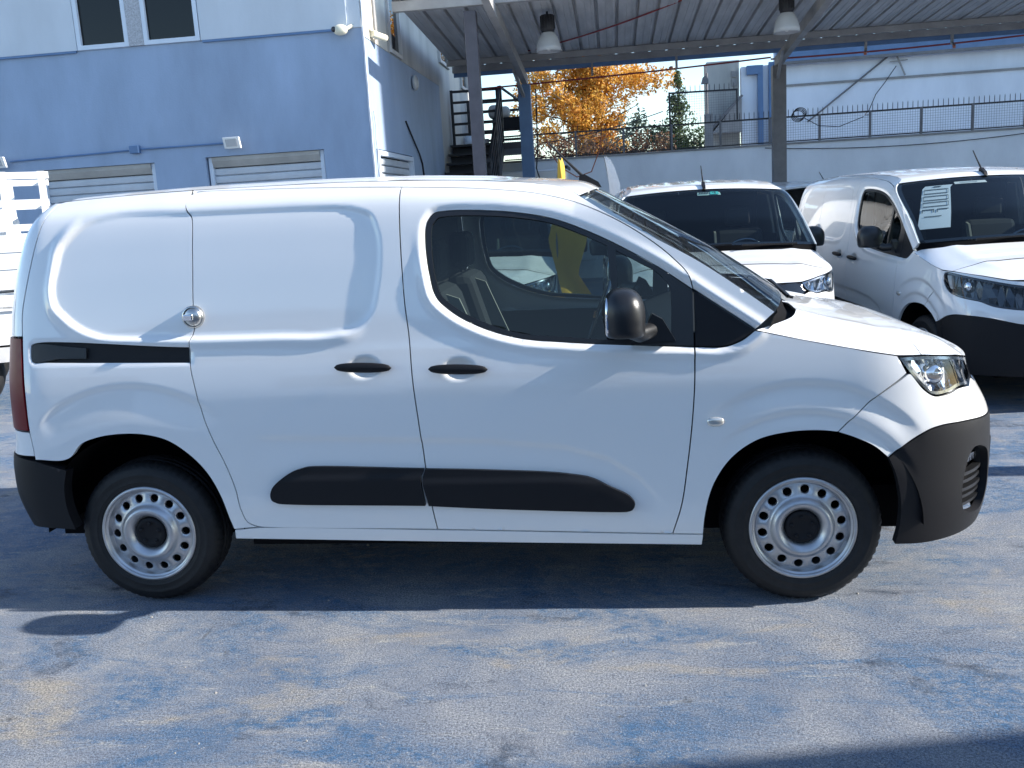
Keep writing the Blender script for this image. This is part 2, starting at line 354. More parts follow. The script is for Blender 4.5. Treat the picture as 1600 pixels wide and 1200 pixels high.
def panel(outline, holes=(), grid=.010, gap=.0026, depth=.022, out=0., press=True, crown=None):
    """a sheet of the body cut along an outline, with holes, and a folded edge; returns an MB in van space"""
    P = inset(np.asarray(outline), gap); H = [inset(np.asarray(h), -gap)[::-1] for h in holes]
    loops = [P]+H; pts = []; edges = []
    for Lp in loops:
        k = len(pts); pts += [tuple(p) for p in Lp]; edges += [(k+i, k+(i+1) % len(Lp)) for i in range(len(Lp))]
    nb = len(pts)
    gx = np.arange(P[:,0].min()+grid*.5, P[:,0].max(), grid); gz = np.arange(P[:,1].min()+grid*.5, P[:,1].max(), grid)
    if len(gx) and len(gz):
        A, B = np.meshgrid(gx, gz); A = A+((np.arange(len(gz)) % 2)*grid*.5)[:,None]; Q = np.stack([A.ravel(), B.ravel()], 1)
        k = inside(P, Q)
        for h in H: k &= ~inside(h, Q)
        Q = Q[k]; d = np.full(len(Q), 1e9)
        for Lp in loops: d = np.minimum(d, bdist(Lp, Q))
        pts += [tuple(q) for q in Q[d > grid*.55]]
    r = delaunay_2d_cdt([Vector(p) for p in pts], edges, [], 0, 1e-7)
    V = np.array([tuple(v) for v in r[0]]); F = [f if (V[f[1]][0]-V[f[0]][0])*(V[f[2]][1]-V[f[0]][1])-(V[f[1]][1]-V[f[0]][1])*(V[f[2]][0]-V[f[0]][0]) > 0 else f[::-1] for f in r[2] if len(f) == 3]
    T = np.array(F); cen = V[T].mean(1); k = inside(P, cen)
    for h in H: k &= ~inside(h, cen)
    F = [tuple(f) for f in T[k].tolist()]
    m = MB(); X = surf(V[:,0], V[:,1], out, press)
    if crown: X = X+crown(V[:,0], V[:,1])
    m.add(X, F, True)
    for Lp in loops:
        a = surf(Lp[:,0], Lp[:,1], out, press); b = surf(Lp[:,0], Lp[:,1], out-depth, press); n = len(Lp)
        if crown: a = a+crown(Lp[:,0], Lp[:,1]); b = b+crown(Lp[:,0], Lp[:,1])
        m.add(np.r_[a, b], [(i, n+i, n+(i+1) % n, (i+1) % n) for i in range(n)])
    return m
# ------------------------------------------------------------------ the van
def tz(u): return float(topz(np.array([u]))[0])
DIV = [(1.194,1.751,C),(1.201,1.425),(1.209,1.272),(1.220,1.169),(1.230,.979),(1.244,.816),(1.262,.613),(1.278,.449),(1.294,.344,C)]
SLL = [(.279,1.758),(.290,1.70),(.309,1.676),(.313,1.512),(.308,1.30),(.310,1.215),(.294,1.165),(.290,1.08),(.309,.958),(.331,.844),(.364,.747),(.407,.641),(.439,.534),(.455,.435),(.475,.385),(.515,.365)]
ARCHR = [(-.304,.631,C),(-.278,.685),(-.227,.739),(-.145,.769),(-.055,.781),(.076,.775),(.16,.751),(.24,.697),(.318,.611),(.371,.501),(.40,.391)]
ARCHF = [(2.385,.312,C),(2.392,.39),(2.432,.536),(2.499,.635),(2.595,.703),(2.716,.733),(2.856,.736),(2.902,.730,C)]
ARCHFB = [(2.902,.730,C),(2.968,.706),(3.043,.668),(3.095,.623,C)]
DTOP = [(2.360,1.303,C),(2.341,1.358),(2.282,1.426),(2.146,1.534),(2.007,1.614),(1.911,1.656),(1.768,1.696),(1.573,1.724)]
QL = [(-.456,.674,C),(-.478,.80),(-.480,.951),(-.493,1.202),(-.494,1.304),(-.467,1.442),(-.42,1.64),(-.385,1.757,C)]
APIL = [(1.921,1.683),(1.95,1.664),(2.01,1.624),(2.195,1.517),(2.378,1.412),(2.559,1.286),(2.669,1.204)]
ZH = [(2.59,1.138),(2.765,1.096),(2.947,1.058),(3.176,1.023),(3.313,1.017),(3.55,.990),(3.738,.957),(4.0,.957),(UF,.957)]
BW = [[(3.095,.623,C),(3.185,.687),(3.271,.727),(3.316,.735),(3.423,.736),(3.659,.721),(UF,.705,C)],
      [(3.095,.623,C),(3.14,.640),(3.22,.680),(3.294,.698),(3.42,.700),(3.54,.692),(3.786,.645),(4.05,.62),(UF,.62,C)]]
LAMP = [spline([(3.178,1.014,C),(3.313,1.010),(3.55,.983),(3.735,.950,C),(3.70,.90),(3.601,.862,C),(3.487,.869),(3.398,.857),(3.309,.864),(3.277,.890),(3.218,.957)]),
        spline([(3.194,.965),(3.205,.998),(3.235,1.006),(3.39,.988),(3.564,.958),(3.81,.914),(4.0,.895,C),(4.0,.745,C),(3.78,.748),(3.582,.778),(3.528,.80),(3.33,.838),(3.258,.866),(3.210,.92)])]
FOG = spline([(3.60,.600),(3.493,.612),(3.466,.587),(3.434,.428),(3.455,.368),(3.541,.340),(3.64,.345),(3.68,.40),(3.67,.56)])
def zh(u): return np.interp(u, [p[0] for p in ZH], [p[1] for p in ZH])
TAILP = spline([(-.499,1.196,C),(-.486,.95),(-.483,.803,C),(-.60,.806),(-.715,.812,C),(-.715,1.193,C),(-.60,1.196)])

def shift(mb, d): mb.v = [(v[0]+d[0], v[1]+d[1], v[2]+d[2]) for v in mb.v]; return mb
def cal(mb): return shift(mb, -OFF)            # from rear-axle coordinates to the van's own centre
def strip_loft(rows, flip=False): return cal(MB().grid(rows, True, flip))
def pill(u0, u1, z0, z1, hz, hd, out, n=22, k=12, pw=.38):
    G = []
    for i in range(n+1):
        t = i/n; u = u0+(u1-u0)*t; e = max(1e-3, 1-abs(2*t-1)**6)**pw; e = e*(.62+.38*math.sin(math.pi*t)**.7)
        c = surf(np.array([u]), np.array([z0+(z1-z0)*t]), 0, False)[0]; nn = NRM(np.array([u]), np.array([z0]))[0]
        G.append([c+nn*(out+hd*e*math.cos(a))+np.array([0,0,hz*e*math.sin(a)]) for a in np.linspace(0, 2*np.pi, k+1)])
    return MB().grid(G)
def ellipsoid(c, r, p=2.6, n=28, m=16, f=None):
    G = []
    for i in range(m+1):
        b = -math.pi/2+math.pi*i/m; row = []
        for j in range(n+1):
            a = 2*math.pi*j/n; q = 2/p
            x = math.copysign(abs(math.cos(b)*1)**q*abs(math.cos(a))**q, math.cos(a)); y = math.copysign(abs(math.cos(b))**q*abs(math.sin(a))**q, math.sin(a)); z = math.copysign(abs(math.sin(b))**q, math.sin(b))
            if f: x, y, z = f(x, y, z)
            row.append((c[0]+x*r[0], c[1]+y*r[1], c[2]+z*r[2]))
        G.append(row)
    return MB().grid(G)

# wheel meshes, centred on the axle, outer face towards -y
def tyre_mesh():
    prof = [(.208,.066),(.214,.054),(.226,.0505),(.231,.0505),(.234,.0475),(.238,.0475),(.241,.0485),(.262,.0465),(.268,.0445),(.272,.0465),(.287,.052),(.297,.058),(.305,.066),(.312,.075),(.3165,.088),(.3185,.100),(.3195,.112),(.3120,.115),(.3120,.121),(.3200,.124),(.3200,.143),(.3120,.146),(.3120,.154),(.3200,.157),(.3200,.178),(.3120,.181),(.3120,.187),(.3195,.190),(.3185,.203),(.3155,.216),(.305,.232),(.287,.248),(.25,.252),(.208,.236)]
    n = 180; G = []
    for k in range(n+1):
        t = 2*math.pi*k/n; row = []
        for i, (r, y) in enumerate(prof):
            if (12 <= i <= 16 or 27 <= i <= 30) and (k % 3 == 0): r -= .0045
            row.append((r*math.cos(t), y-.149, r*math.sin(t)))
        G.append(row)
    return MB().grid(G)
def rim_mb():
    RP = np.array([[0,.092],[.066,.092],[.070,.080],[.078,.062],[.090,.050],[.102,.044],[.112,.0465],[.121,.056],[.128,.066],[.133,.069],[.145,.072],[.165,.078],[.178,.083],[.183,.084],[.187,.074],[.190,.064],[.1925,.060],[.197,.0595],[.199,.056],[.2005,.050],[.2045,.0475],[.2085,.0475],[.2125,.0495],[.2155,.054],[.2165,.060],[.2145,.066]])
    N = 140; pts = []; edges = []
    def ring(r, n, c=(0,0)):
        k = len(pts)
        for i in range(n): pts.append((c[0]+r*math.cos(2*math.pi*i/n), c[1]+r*math.sin(2*math.pi*i/n)))
        edges.extend((k+i, k+(i+1) % n) for i in range(n))
    rr = [.066,.070,.078,.084,.090,.096,.102,.107,.112,.1165,.121,.1245,.128,.133,.138,.178,.183]
    for r in rr: ring(r, N)
    hc = [(.158*math.cos(2*math.pi*(i+.35)/14), .158*math.sin(2*math.pi*(i+.35)/14)) for i in range(14)]
    for c in hc: ring(.0172, 24, c); ring(.0195, 24, c)
    r = delaunay_2d_cdt([Vector(p) for p in pts], edges, [], 0, 1e-7)
    V = np.array([tuple(v) for v in r[0]]); F = []
    for f in r[2]:
        c = V[list(f)].mean(0); q = math.hypot(*c)
        if q < .066 or any(math.hypot(c[0]-a, c[1]-b) < .0171 for a, b in hc): continue
        F.append(f)
    rad = np.hypot(V[:,0], V[:,1]); y = np.interp(rad, RP[:,0], RP[:,1])
    for a, b in hc: y = y+.004*(np.hypot(V[:,0]-a, V[:,1]-b) < .0178)
    m = MB().add(np.stack([V[:,0], y-.149, V[:,1]], 1), F, True)
    for a, b in hc:                                            # the holes have thickness
        G = [[(a+.0172*math.cos(t), yy-.149, b+.0172*math.sin(t)) for t in np.linspace(0, 2*np.pi, 25)] for yy in (np.interp(math.hypot(a, b), RP[:,0], RP[:,1])+.004, np.interp(math.hypot(a, b), RP[:,0], RP[:,1])+.012)]
        m.grid(G)
    m.lathe([(a, b-.149) for a, b in RP if a >= .183]+[(.19,.09-.149),(.19,.22-.149)], (0,0,0), 'y', N)
    return m
def build_van(style, label, group):
    root = empty('parked_van'); tag(root, label, 'van', group); near = []
    def P(name, mb, mat, parent=None, smooth=None, far=True, fix=False, lab=None):
        o = link(name, mb.mesh(name, mat, (0,0,0), fix), parent or root); tag(o, lab)
        if far and parent is None: near.append(o)
        return o
    if style == 1 and VANPARTS:                                   # same bodywork, other nose: share every mesh but the nose's
        skip = {'front_bumper','bumper_skirt','headlamp','fog_light_bezel','upper_grille','nose_panel'}
        for ch in VANPARTS:
            if ch.name.split('.')[0] not in skip: copy_tree(ch, root)
    else:
        # ---- sides
        q = P('rear_side_panel', panel(spline(QL+[(-.15,tz(-.15)),(.1,tz(.1)),(.275,tz(.275),C)]+SLL[:-1]+[(.515,.362,C),(.411,.352,C)]+ARCHR[1:][::-1]), [RAIL], gap=.0022), 'paint')
        P('slide_rail', panel(inset(RAIL, -.004), gap=0, out=-.014, press=False), 'plastic', q)
        P('rail_cover', panel(spline([(-.437,1.156),(-.166,1.149,C),(-.168,1.106,C),(-.296,1.108,C),(-.365,1.099),(-.430,1.101)]), gap=0, out=-.002, press=False), 'plastic2', q)
        sd = P('sliding_door', panel(spline([(.300,1.772)]+SLL+DIV[::-1]+[(.563,1.772)])), 'paint')
        fd = P('front_door', panel(spline(DIV+[(2.262,.315,C),(2.297,.433),(2.324,.606),(2.344,.777),(2.355,.922),(2.3585,1.080,C)]+WIN_BOT[1:]+WIN_TOP[:-1]+[(2.354,1.3035,C)]+DTOP)), 'paint')
        P('front_wing', panel(spline([(2.262,.315,C),(2.297,.433),(2.324,.606),(2.344,.777),(2.355,.922),(2.360,1.080,C),(2.487,1.080),(2.542,1.100),(2.592,1.136,C)]+ZH[1:3]+[(3.172,1.021,C),(3.204,.952,C),(3.031,.847),(2.902,.730,C)]+ARCHF[::-1][1:])), 'paint')
        P('sill', panel(spline([(.413,.349,C),(.518,.358),(1.294,.341),(2.262,.312),(2.385,.309,C),(2.38,.262,C),(1.332,.285),(.411,.308,C)]), gap=.0015, depth=.06), 'paint')
        P('roof_rail', panel(spline([(.284,1.769,C),(.300,1.7735)]+[(.563,1.772),(1.194,1.751)]+DTOP[::-1]+[(2.365,1.300),(2.595,1.1405,C),(2.669,1.204,C)]+APIL[::-1][1:]+[(1.89,1.704),(1.85,1.721),(1.75,tz(1.75)),(1.4,tz(1.4)),(1.0,tz(1.0)),(.6,tz(.6)),(.2785,tz(.2785),C)]), gap=.0018), 'paint')
        # ---- door details
        sealm = panel(WIN, [spline([(1.330,1.597),(1.350,1.621),(1.395,1.628),(1.671,1.610),(1.811,1.581),(1.944,1.525),(2.026,1.484,C),(2.040,1.317),(2.047,1.116,C),(1.852,1.135),(1.667,1.156),(1.531,1.202),(1.411,1.267),(1.358,1.315),(1.336,1.385)]),
                    spline([(2.062,1.464,C),(2.155,1.412),(2.229,1.365),(2.262,1.325),(2.270,1.112,C),(2.075,1.116,C),(2.068,1.267)])], gap=.001, depth=.02)
        P('window_seal', sealm, 'seal', fd)
        P('window_glass', panel(spline([(1.327,1.60),(1.350,1.625),(1.395,1.632),(1.671,1.614),(1.811,1.585),(1.944,1.529),(2.030,1.488,C),(2.044,1.317),(2.051,1.112,C),(1.852,1.131),(1.667,1.152),(1.531,1.198),(1.411,1.263),(1.354,1.315),(1.332,1.385)]), gap=0, depth=.004, out=-.008, grid=.03), 'glass', fd)
        P('quarter_glass', panel(spline([(2.058,1.470,C),(2.155,1.416),(2.229,1.369),(2.266,1.325),(2.274,1.108,C),(2.071,1.112,C),(2.064,1.267)]), gap=0, depth=.004, out=-.008, grid=.03), 'glass', fd)
        P('corner_trim', panel(TRIP, gap=.001, out=.003), 'plastic')
        for dr, (cx, cz), u0, u1 in ((sd, HAND[0], .912, 1.150), (fd, HAND[1], 1.300, 1.542)):
            P('door_handle', pill(u0, u1, cz+.0035, cz-.004, .021, .013, .022), 'plastic', dr)
        P('side_moulding', panel(spline([(.605,.538),(.702,.611),(.755,.627),(1.259,.614,C),(1.252,.594),(1.244,.578),(1.255,.456,C),(.625,.474),(.600,.488),(.596,.510)]), out=.016, depth=.02, gap=.001,
            crown=lambda u, z: np.stack([0*u, -.007*ss(.60-z, 0, .03), 0*u], 1)), 'plastic', sd)
        P('side_moulding', panel(spline([(1.262,.613,C),(1.514,.604),(1.846,.582),(1.94,.564),(2.013,.528),(2.099,.479),(2.114,.452),(2.102,.428),(2.080,.421),(1.505,.441),(1.268,.455,C),(1.249,.578)]), out=.016, depth=.02, gap=.001,
            crown=lambda u, z: np.stack([0*u, -.007*ss(.578-.10*np.clip(u-1.85, 0, 1)-z, 0, .03), 0*u], 1)), 'plastic', fd)
        yl = surf(np.array([.309]), np.array([1.264]))[0]
        lk = P('door_lock', MB().lathe([(.047,.012),(.047,-.010),(.044,-.016),(.040,-.017)], yl, 'y', 40).lathe([(.038,-.012),(.037,-.020),(.030,-.028),(.016,-.033),(.0,-.034)], yl+np.array([.004,0,0]), 'y', 36), 'steel', far=True)
        P('lock_cover', MB().box(yl[0]-.03, yl[0]+.012, yl[1]-.041, yl[1]-.030, yl[2]-.012, yl[2]+.014, .005), 'chrome', lk)
        yi = surf(np.array([2.435]), np.array([.782]))[0]
        P('side_indicator', ellipsoid(yi, (.034,.012,.019), 2.4), 'amber')
        P('tail_lamp', panel(TAILP, gap=.001, out=.004, grid=.03), 'red')
        P('rear_door', panel(spline([(-.459,.690,C),(-.481,.797,C),(-.60,.80),(-.722,.806,C),(-.722,1.199,C),(-.60,1.202),(-.497,1.203,C),(-.498,1.304),(-.471,1.442),(-.424,1.64),(-.389,1.757,C)]+[(u, tz(u)) for u in (-.55,-.8,-1.05,-1.3)]+[(UR+.001,tz(UR+.001),C),(UR+.001,.690,C)]), grid=.022), 'paint')
        P('rear_bumper', panel(spline([(-.456,.672,C),(-.304,.628,C),(-.325,.55),(-.327,.46),(-.304,.358,C),(-.45,.365),(-.8,.36),(UR+.001,.36,C),(UR+.001,.684,C),(-.8,.684),(-.56,.684)]), out=.004, grid=.02, depth=.06), 'plastic')
        # ---- wheels
        for xa in (0., 2.785):
            if xa == 0: tm = tyre_mesh().mesh('tyre', 'rubber'); rm = rim_mb().mesh('rim', 'rim')
            wh = empty('wheel', (xa-1.39, .149-.924, .319)); wh.parent = root; near.append(wh)
            wh.rotation_euler = (0, .13 if xa == 0 else .0, 0)
            link('tyre', tm, wh); link('rim', rm, wh)
            if xa == 0:
                hub = MB().lathe([(.071,-.06),(.068,-.078),(.064,-.083),(.05,-.085),(.046,-.082),(.02,-.083),(0,-.083)], (0,0,0), 'y', 40)
                for k in range(5):
                    t = 2*math.pi*k/5+.4; hub.lathe([(.009,-.080),(.0085,-.088),(.004,-.090),(0,-.090)], (.042*math.cos(t),0,.042*math.sin(t)), 'y', 8)
                hm = hub.mesh('hub_cap', 'plastic'); drum = MB().lathe([(.0,-.05),(.15,-.05),(.155,.02),(.19,.05)], (0,0,0), 'y', 30).mesh('brake_drum', 'dark')
            link('hub_cap', hm, wh); link('brake_drum', drum, wh)
            # arch liner
            G = [[(xa-1.39+.01+r*math.cos(t), y-.924, .335+r*math.sin(t)) for t in np.linspace(.02, math.pi-.02, 40)] for y, r in ((.010,.445),(.05,.445),(.30,.445),(.42,.42),(.44,.0))]
            P('arch_liner', MB().grid(G), 'dark')
        # ---- roof, screen, bonnet
        vv = np.linspace(-1, 1, 65)
        ur = np.r_[np.linspace(UR, -.35, 40), np.linspace(-.3, 1.75, 60), np.linspace(1.78, 1.921, 8)]
        er = np.interp(ur, [1.75,1.85,1.89,1.921], [tz(1.75),1.721,1.704,1.683]); k = ur < 1.75; er[k] = topz(ur[k])
        E3 = surf(ur, er, 0, False)+OFF; rows = []
        for (x, y, z), u in zip(E3, ur):
            f = float(ss(u, 1.5, 1.921)); half = (HW-y); rib = float(ss(u, -.45, -.30)*(1-ss(u, 1.50, 1.62)))*.007
            row = []
            for v in vv:
                g = np.cos(v*math.pi*9.5); rb = rib*float(ss(g, .25, .7))*(abs(v) < .9)
                row.append((x+.075*f*(1-v*v), HW+half*v, z+(.026+.008*f)*min(1, half/.5)*(1-v*v)+rb))
            rows.append(row)
        rf = P('roof', strip_loft(rows, True), 'paint', far=False)
        P('headliner', strip_loft([[(p[0]-.0, p[1], p[2]-.05) for p in r[::4]] for r in rows[40::4]]), 'liner', rf)
        ab = (1.945-1.39, 0, 1.742)
        an = P('aerial', MB().prism([(ab[0]-.050,ab[2]-.012),(ab[0]+.060,ab[2]-.022),(ab[0]+.045,ab[2]+.004),(ab[0]-.022,ab[2]+.044),(ab[0]-.045,ab[2]+.036)], -.014, .014).tube([(ab[0]-.03,0,ab[2]+.035),(ab[0]-.10,0,ab[2]+.105),(ab[0]-.185,0,ab[2]+.195)], [.0075,.006,.0045], 8), 'plastic', far=False, fix=True)
        ta = np.array([p[0] for p in APIL]); tb = np.array([p[1] for p in APIL]); t = np.linspace(0, 1, 25); tt = np.linspace(0, 1, len(ta))
        ua, za = np.interp(t, tt, ta), np.interp(t, tt, tb); A3 = surf(ua, za, -.006, False)+OFF; rows = []
        vs = np.linspace(-1, 1, 41)
        for (x, y, z), q_ in zip(A3, t): rows.append([(x+(.075+.055*q_)*(1-v*v), HW+(HW-y)*v, z+(.034-.004*q_)*(1-v*v)) for v in vs])
        ws = P('windscreen', strip_loft(rows, True), 'wscreen', far=False)
        global WROWS; WROWS = np.array(rows)-OFF
        fr = MB()                                                   # black border printed round the glass
        for a, b, c, d in ((0,1,0,40),(23,24,0,40),(0,24,0,1),(0,24,39,40)):
            fr.grid([[tuple(WROWS[i,j]-np.array([.003,0,.004])) for j in range(c, d+1)] for i in range(a, b+1)])
        P('screen_border', fr, 'glossblack', ws)
        hv = np.sin(np.linspace(-np.pi/2, np.pi/2, 61))
        def hood_rows(u0, u1, n, rear):
            rows = []
            for i, u in enumerate(np.linspace(u0, u1, n)):
                x, y, z = (surf(np.array([u]), np.array([float(zh(u))]), 0, False)+OFF)[0]; half = HW-y
                c = np.interp(x, [2.6,2.8,3.05,3.3,3.45,3.54], [.098,.096,.086,.064,.032,.0]); s_ = (u-u0)/(u1-u0) if rear else 1
                row = []
                for v in hv:
                    xx = x+(.21*(1-abs(v)**8)*(1-s_)**1.5 if rear else 0); cc = np.interp(xx, [2.6,2.8,3.05,3.3,3.45,3.54], [.098,.096,.086,.064,.032,.0])
                    zb = float(np.interp(xx, [2.59,2.765,2.947,3.12,3.30,3.45,3.56], [1.138,1.096,1.058,1.03,1.017,.985,.957])) if rear else z
                    g = 1-abs(v)**3.6; crease = .010*math.exp(-((abs(v)-.72)/.07)**2)*float(ss(3.5-xx, 0, .3)); row.append((xx, HW+half*v, zb*g+z*(1-g)+cc*g+crease))
                rows.append(row)
            return rows
        hr = hood_rows(2.597, 3.296, 46, True)
        P('bonnet', strip_loft(hr, True), 'paint', far=False)
        P('nose_panel', strip_loft(hood_rows(3.301, UF, 60, False), True), 'paint', far=False)
        w0 = WROWS[-1]+OFF; h0 = np.array(hr[0]); h0 = np.stack([np.interp(vs, hv, h0[:,i]) for i in range(3)], 1)
        cw = [[tuple(w0[j]*(1-s)+h0[j]*s-np.array([0,0,.012+.035*math.sin(math.pi*max(0,min(1,s)))])) for j in range(41)] for s in (-.15,0,.25,.5,.75,1,1.15)]
        P('cowl', strip_loft(cw, True), 'dark', far=False)
        for yw, y2 in ((.45, 1.05), (1.15, 1.62)):
            j0 = min(range(41), key=lambda j: abs(w0[j][1]-yw)); j1 = min(range(41), key=lambda j: abs(w0[j][1]-y2))
            a, b, c = w0[j0]+np.array([.05,0,-.01]), (WROWS[24][j0]+OFF)+np.array([.03,0,-.004]), (WROWS[24][j1]+OFF)+np.array([.016,0,.004])
            P('wiper', cal(MB().tube([a, b], .007, 6).bar(b, c, .012, .014)), 'plastic', far=False)
        # ---- mirror
        m0 = np.array([2.085, -.140, 1.232])-OFF
        wm = P('wing_mirror', ellipsoid(m0, (.080,.105,.103), 2.45, 48, 28, f=lambda x, y, z: (x*(1+.42*max(0,-z-.35))*(1-.05*max(0,-z))-.06*z, y*(1+.3*max(0,-z-.35)), z if z > -.74 else -.74+(z+.74)*.22)).tube(
            [m0+np.array([.02,.06,-.06]), m0+np.array([.06,.10,-.085]), np.array([2.185,.012,1.152])-OFF, np.array([2.21,.05,1.14])-OFF], [.036,.034,.034,.03], 14), 'plastic2')
        P('mirror_foot', cal(MB().prism([(2.115,1.108),(2.285,1.108),(2.270,1.135),(2.235,1.195),(2.195,1.218),(2.172,1.17)], -.003, .045)), 'plastic2', wm, fix=True)
        P('mirror_glass', ellipsoid(m0+np.array([-.0615,0,.0]), (.012,.080,.076), 3.0), 'mirrorg', wm)
        # ---- inside
        P('door_trim', panel(spline([(1.22,1.06,C),(1.24,.42,C),(2.20,.40,C),(2.30,.80),(2.34,1.06,C)]), out=-.055, press=False, gap=0, grid=.06), 'trim')
        P('cargo_lining', panel(spline([(-.35,1.60,C),(-.35,.80,C),(1.15,.80,C),(1.15,1.66,C),(.4,1.68,C)]), out=-.05, press=False, gap=0, grid=.08), 'liner')
        P('floor', cal(MB().box(-.55,3.45,.30,1.548,.235,.42).box(.47,2.28,.06,1.788,.265,.40)), 'dark', far=False, fix=True)
        P('bulkhead', cal(MB().box(1.16,1.20,.10,1.748,.42,1.25).box(1.16,1.20,.30,1.55,1.25,1.68)), 'bulk', far=False, fix=True)
        P('dashboard', cal(MB().prism([(2.18,.82),(2.14,.95),(2.22,1.08),(2.36,1.13),(2.62,1.13),(2.62,.82)], .07, 1.778)), 'trim', far=False, fix=True)
        st = cal(MB().tube([(1.97+.07*math.cos(a)*.9, 1.30+.185*math.sin(a), 1.075+.165*math.cos(a)) for a in np.linspace(0, 2*np.pi, 33)[:-1]], .015, 8, True).tube([(1.98,1.30,1.07),(2.25,1.30,.97)], .035, 8).bar((1.96,1.14,1.06),(1.96,1.46,1.06),.04,.02))
        P('steering_wheel', st, 'dkchrome', far=False)
        def seat(yc):
            b = MB().box(1.42,1.93,yc-.25,yc+.25,.62,.78,.05)
            k = len(b.v); b.box(1.36,1.50,yc-.24,yc+.24,.74,1.32,.05); b.v[k:] = [(x-.30*(z-.74), y, z) for x, y, z in b.v[k:]]
            k = len(b.v); b.box(1.20,1.30,yc-.13,yc+.13,1.34,1.53,.035); k2 = len(b.v); b.bar((1.24,yc-.06,1.30),(1.25,yc-.06,1.36),.02,.02).bar((1.24,yc+.06,1.30),(1.25,yc+.06,1.36),.02,.02)
            return cal(b)
        for yc in (.50, 1.35):
            s_ = P('seat', seat(yc), 'seat', far=False)
            P('seat_side', cal(MB().prism([(1.50,.80),(1.60,.80),(1.40,1.28),(1.345,1.30)], yc-.255, yc-.235)), 'belt', s_, fix=True)
    # ---- the nose
    bw = BW[style]
    if style == 0:
        P('front_bumper', panel(spline([(2.902,.730,C),(3.031,.847),(3.206,.948,C),(3.219,.950),(3.274,.884),(3.309,.858),(3.398,.851),(3.487,.863),(3.601,.856,C),(3.66,.876),(3.74,.852),(UF-.001,.84,C),(UF-.001,.705,C)]+bw[::-1][1:-1]+ARCHFB[::-1][:-1])), 'paint')
        P('upper_grille', panel(spline([(3.70,.885,C),(3.742,.951,C),(UF-.001,.953,C),(UF-.001,.845,C),(3.75,.857,C)]), gap=.001, out=-.006, grid=.03), 'glossblack')
    else:
        P('front_bumper', panel(spline([(2.902,.730,C),(3.031,.847),(3.174,1.017,C),(3.313,1.013),(3.55,.986),(3.738,.953),(UF-.001,.953,C),(UF-.001,.62,C)]+bw[::-1][1:-1]+ARCHFB[::-1][:-1]), [LAMP[1]]), 'paint')
        P('nose_panel', MB(), 'paint') if False else None
        np_ = [o for o in VANPARTS if o.name.split('.')[0] == 'nose_panel'][0]; copy_tree(np_, root)
        P('upper_grille', panel(spline([(4.004,.893,C),(4.004,.747,C),(UF-.001,.747,C),(UF-.001,.893,C)]), gap=.001, out=.003, grid=.03), 'glossblack')
    b_ = P('bumper_skirt', panel(spline(bw+[(UF-.001,.262,C),(3.90,.258),(3.61,.262),(3.408,.254),(3.278,.250),(3.145,.256,C),(3.150,.37),(3.144,.462),(3.121,.562)]), [FOG] if style == 0 else [], out=.004, depth=.03), 'plastic')
    P('lower_grille', panel(spline([(3.86,.40,C),(3.83,.59,C),(UF-.001,.61,C),(UF-.001,.38,C)]), out=.009, gap=0, grid=.03), 'glossblack', b_)
    if style == 0:
        fb = P('fog_light_bezel', panel(inset(FOG, -.006), gap=0, out=-.065, press=False, grid=.03), 'plastic')
        for k in range(5):
            z0 = .365+k*.033; P('slat', panel(spline([(3.446,z0,C),(3.674,z0,C),(3.674,z0+.014,C),(3.446,z0+.014,C)]), gap=0, out=-.022-.004*(k % 2), depth=.03, press=False, grid=.03), 'plastic2', fb)
        P('fog_lamp', panel(spline([(3.475,.545,C),(3.62,.55,C),(3.62,.575,C),(3.48,.583,C)]), gap=0, out=-.03, press=False, grid=.03), 'dkchrome', fb)
    # headlamp: clear lens over a bowl of facets
    lp = LAMP[style]; lens = P('headlamp', panel(lp, gap=.0015, out=.002, depth=.006, press=False), 'lens')
    def facet(u, z):
        h = np.sin(u*191.7+z*313.3)*43758.5; h = h-np.floor(h); n = NRM(u, z); return -n*(.032*h)[:,None]
    bowl = panel(inset(lp, .004), gap=0, out=-.028, depth=.03, press=False, grid=.062, crown=facet); bowl.sm = [False]*len(bowl.sm)
    P('reflector', bowl, 'chrome' if style == 0 else 'lampdark', lens)
    P('lamp_frame', panel(lp, [inset(lp, .014)], gap=.001, out=-.002, depth=.05, press=False), 'dkchrome' if style == 0 else 'glossblack', lens)
    cu_, cz_ = ((3.37,.935) if style == 0 else (3.42,.91)); c0 = surf(np.array([cu_]), np.array([cz_]), -.03, False)[0]
    P('bulb_housing', ellipsoid(c0, (.042,.03,.042), 2), 'chrome', lens)
    if style == 0:
        P('light_strip', panel(spline([(3.200,1.000,C),(3.222,1.002,C),(3.318,.882,C),(3.296,.878,C)]), gap=0, out=-.012, depth=.02, press=False, grid=.03), 'liner', lens)
        P('lamp_divider', panel(spline([(3.50,.975,C),(3.525,.972,C),(3.60,.870,C),(3.565,.872,C)]), gap=0, out=-.010, depth=.03, press=False, grid=.03), 'dkchrome', lens)
    else:
        P('light_strip', panel(spline([(3.225,.985,C),(3.275,.985,C),(3.285,.885,C),(3.262,.890,C)]), gap=0, out=-.012, depth=.02, press=False, grid=.03), 'liner', lens)
    for o in near:
        c = copy_tree(o, root); c.scale = (1, -1, 1)
        if o.name.startswith('wheel'): c.location.y = -o.location.y
    return root
VANPARTS = []
VG = 'white panel vans parked in the yard'
van = build_van(0, 'large white panel van seen side-on in the foreground, black bumpers and grey steel wheels', VG)
van.location = (1.39, .924, 0)
VANPARTS = list(van.children)
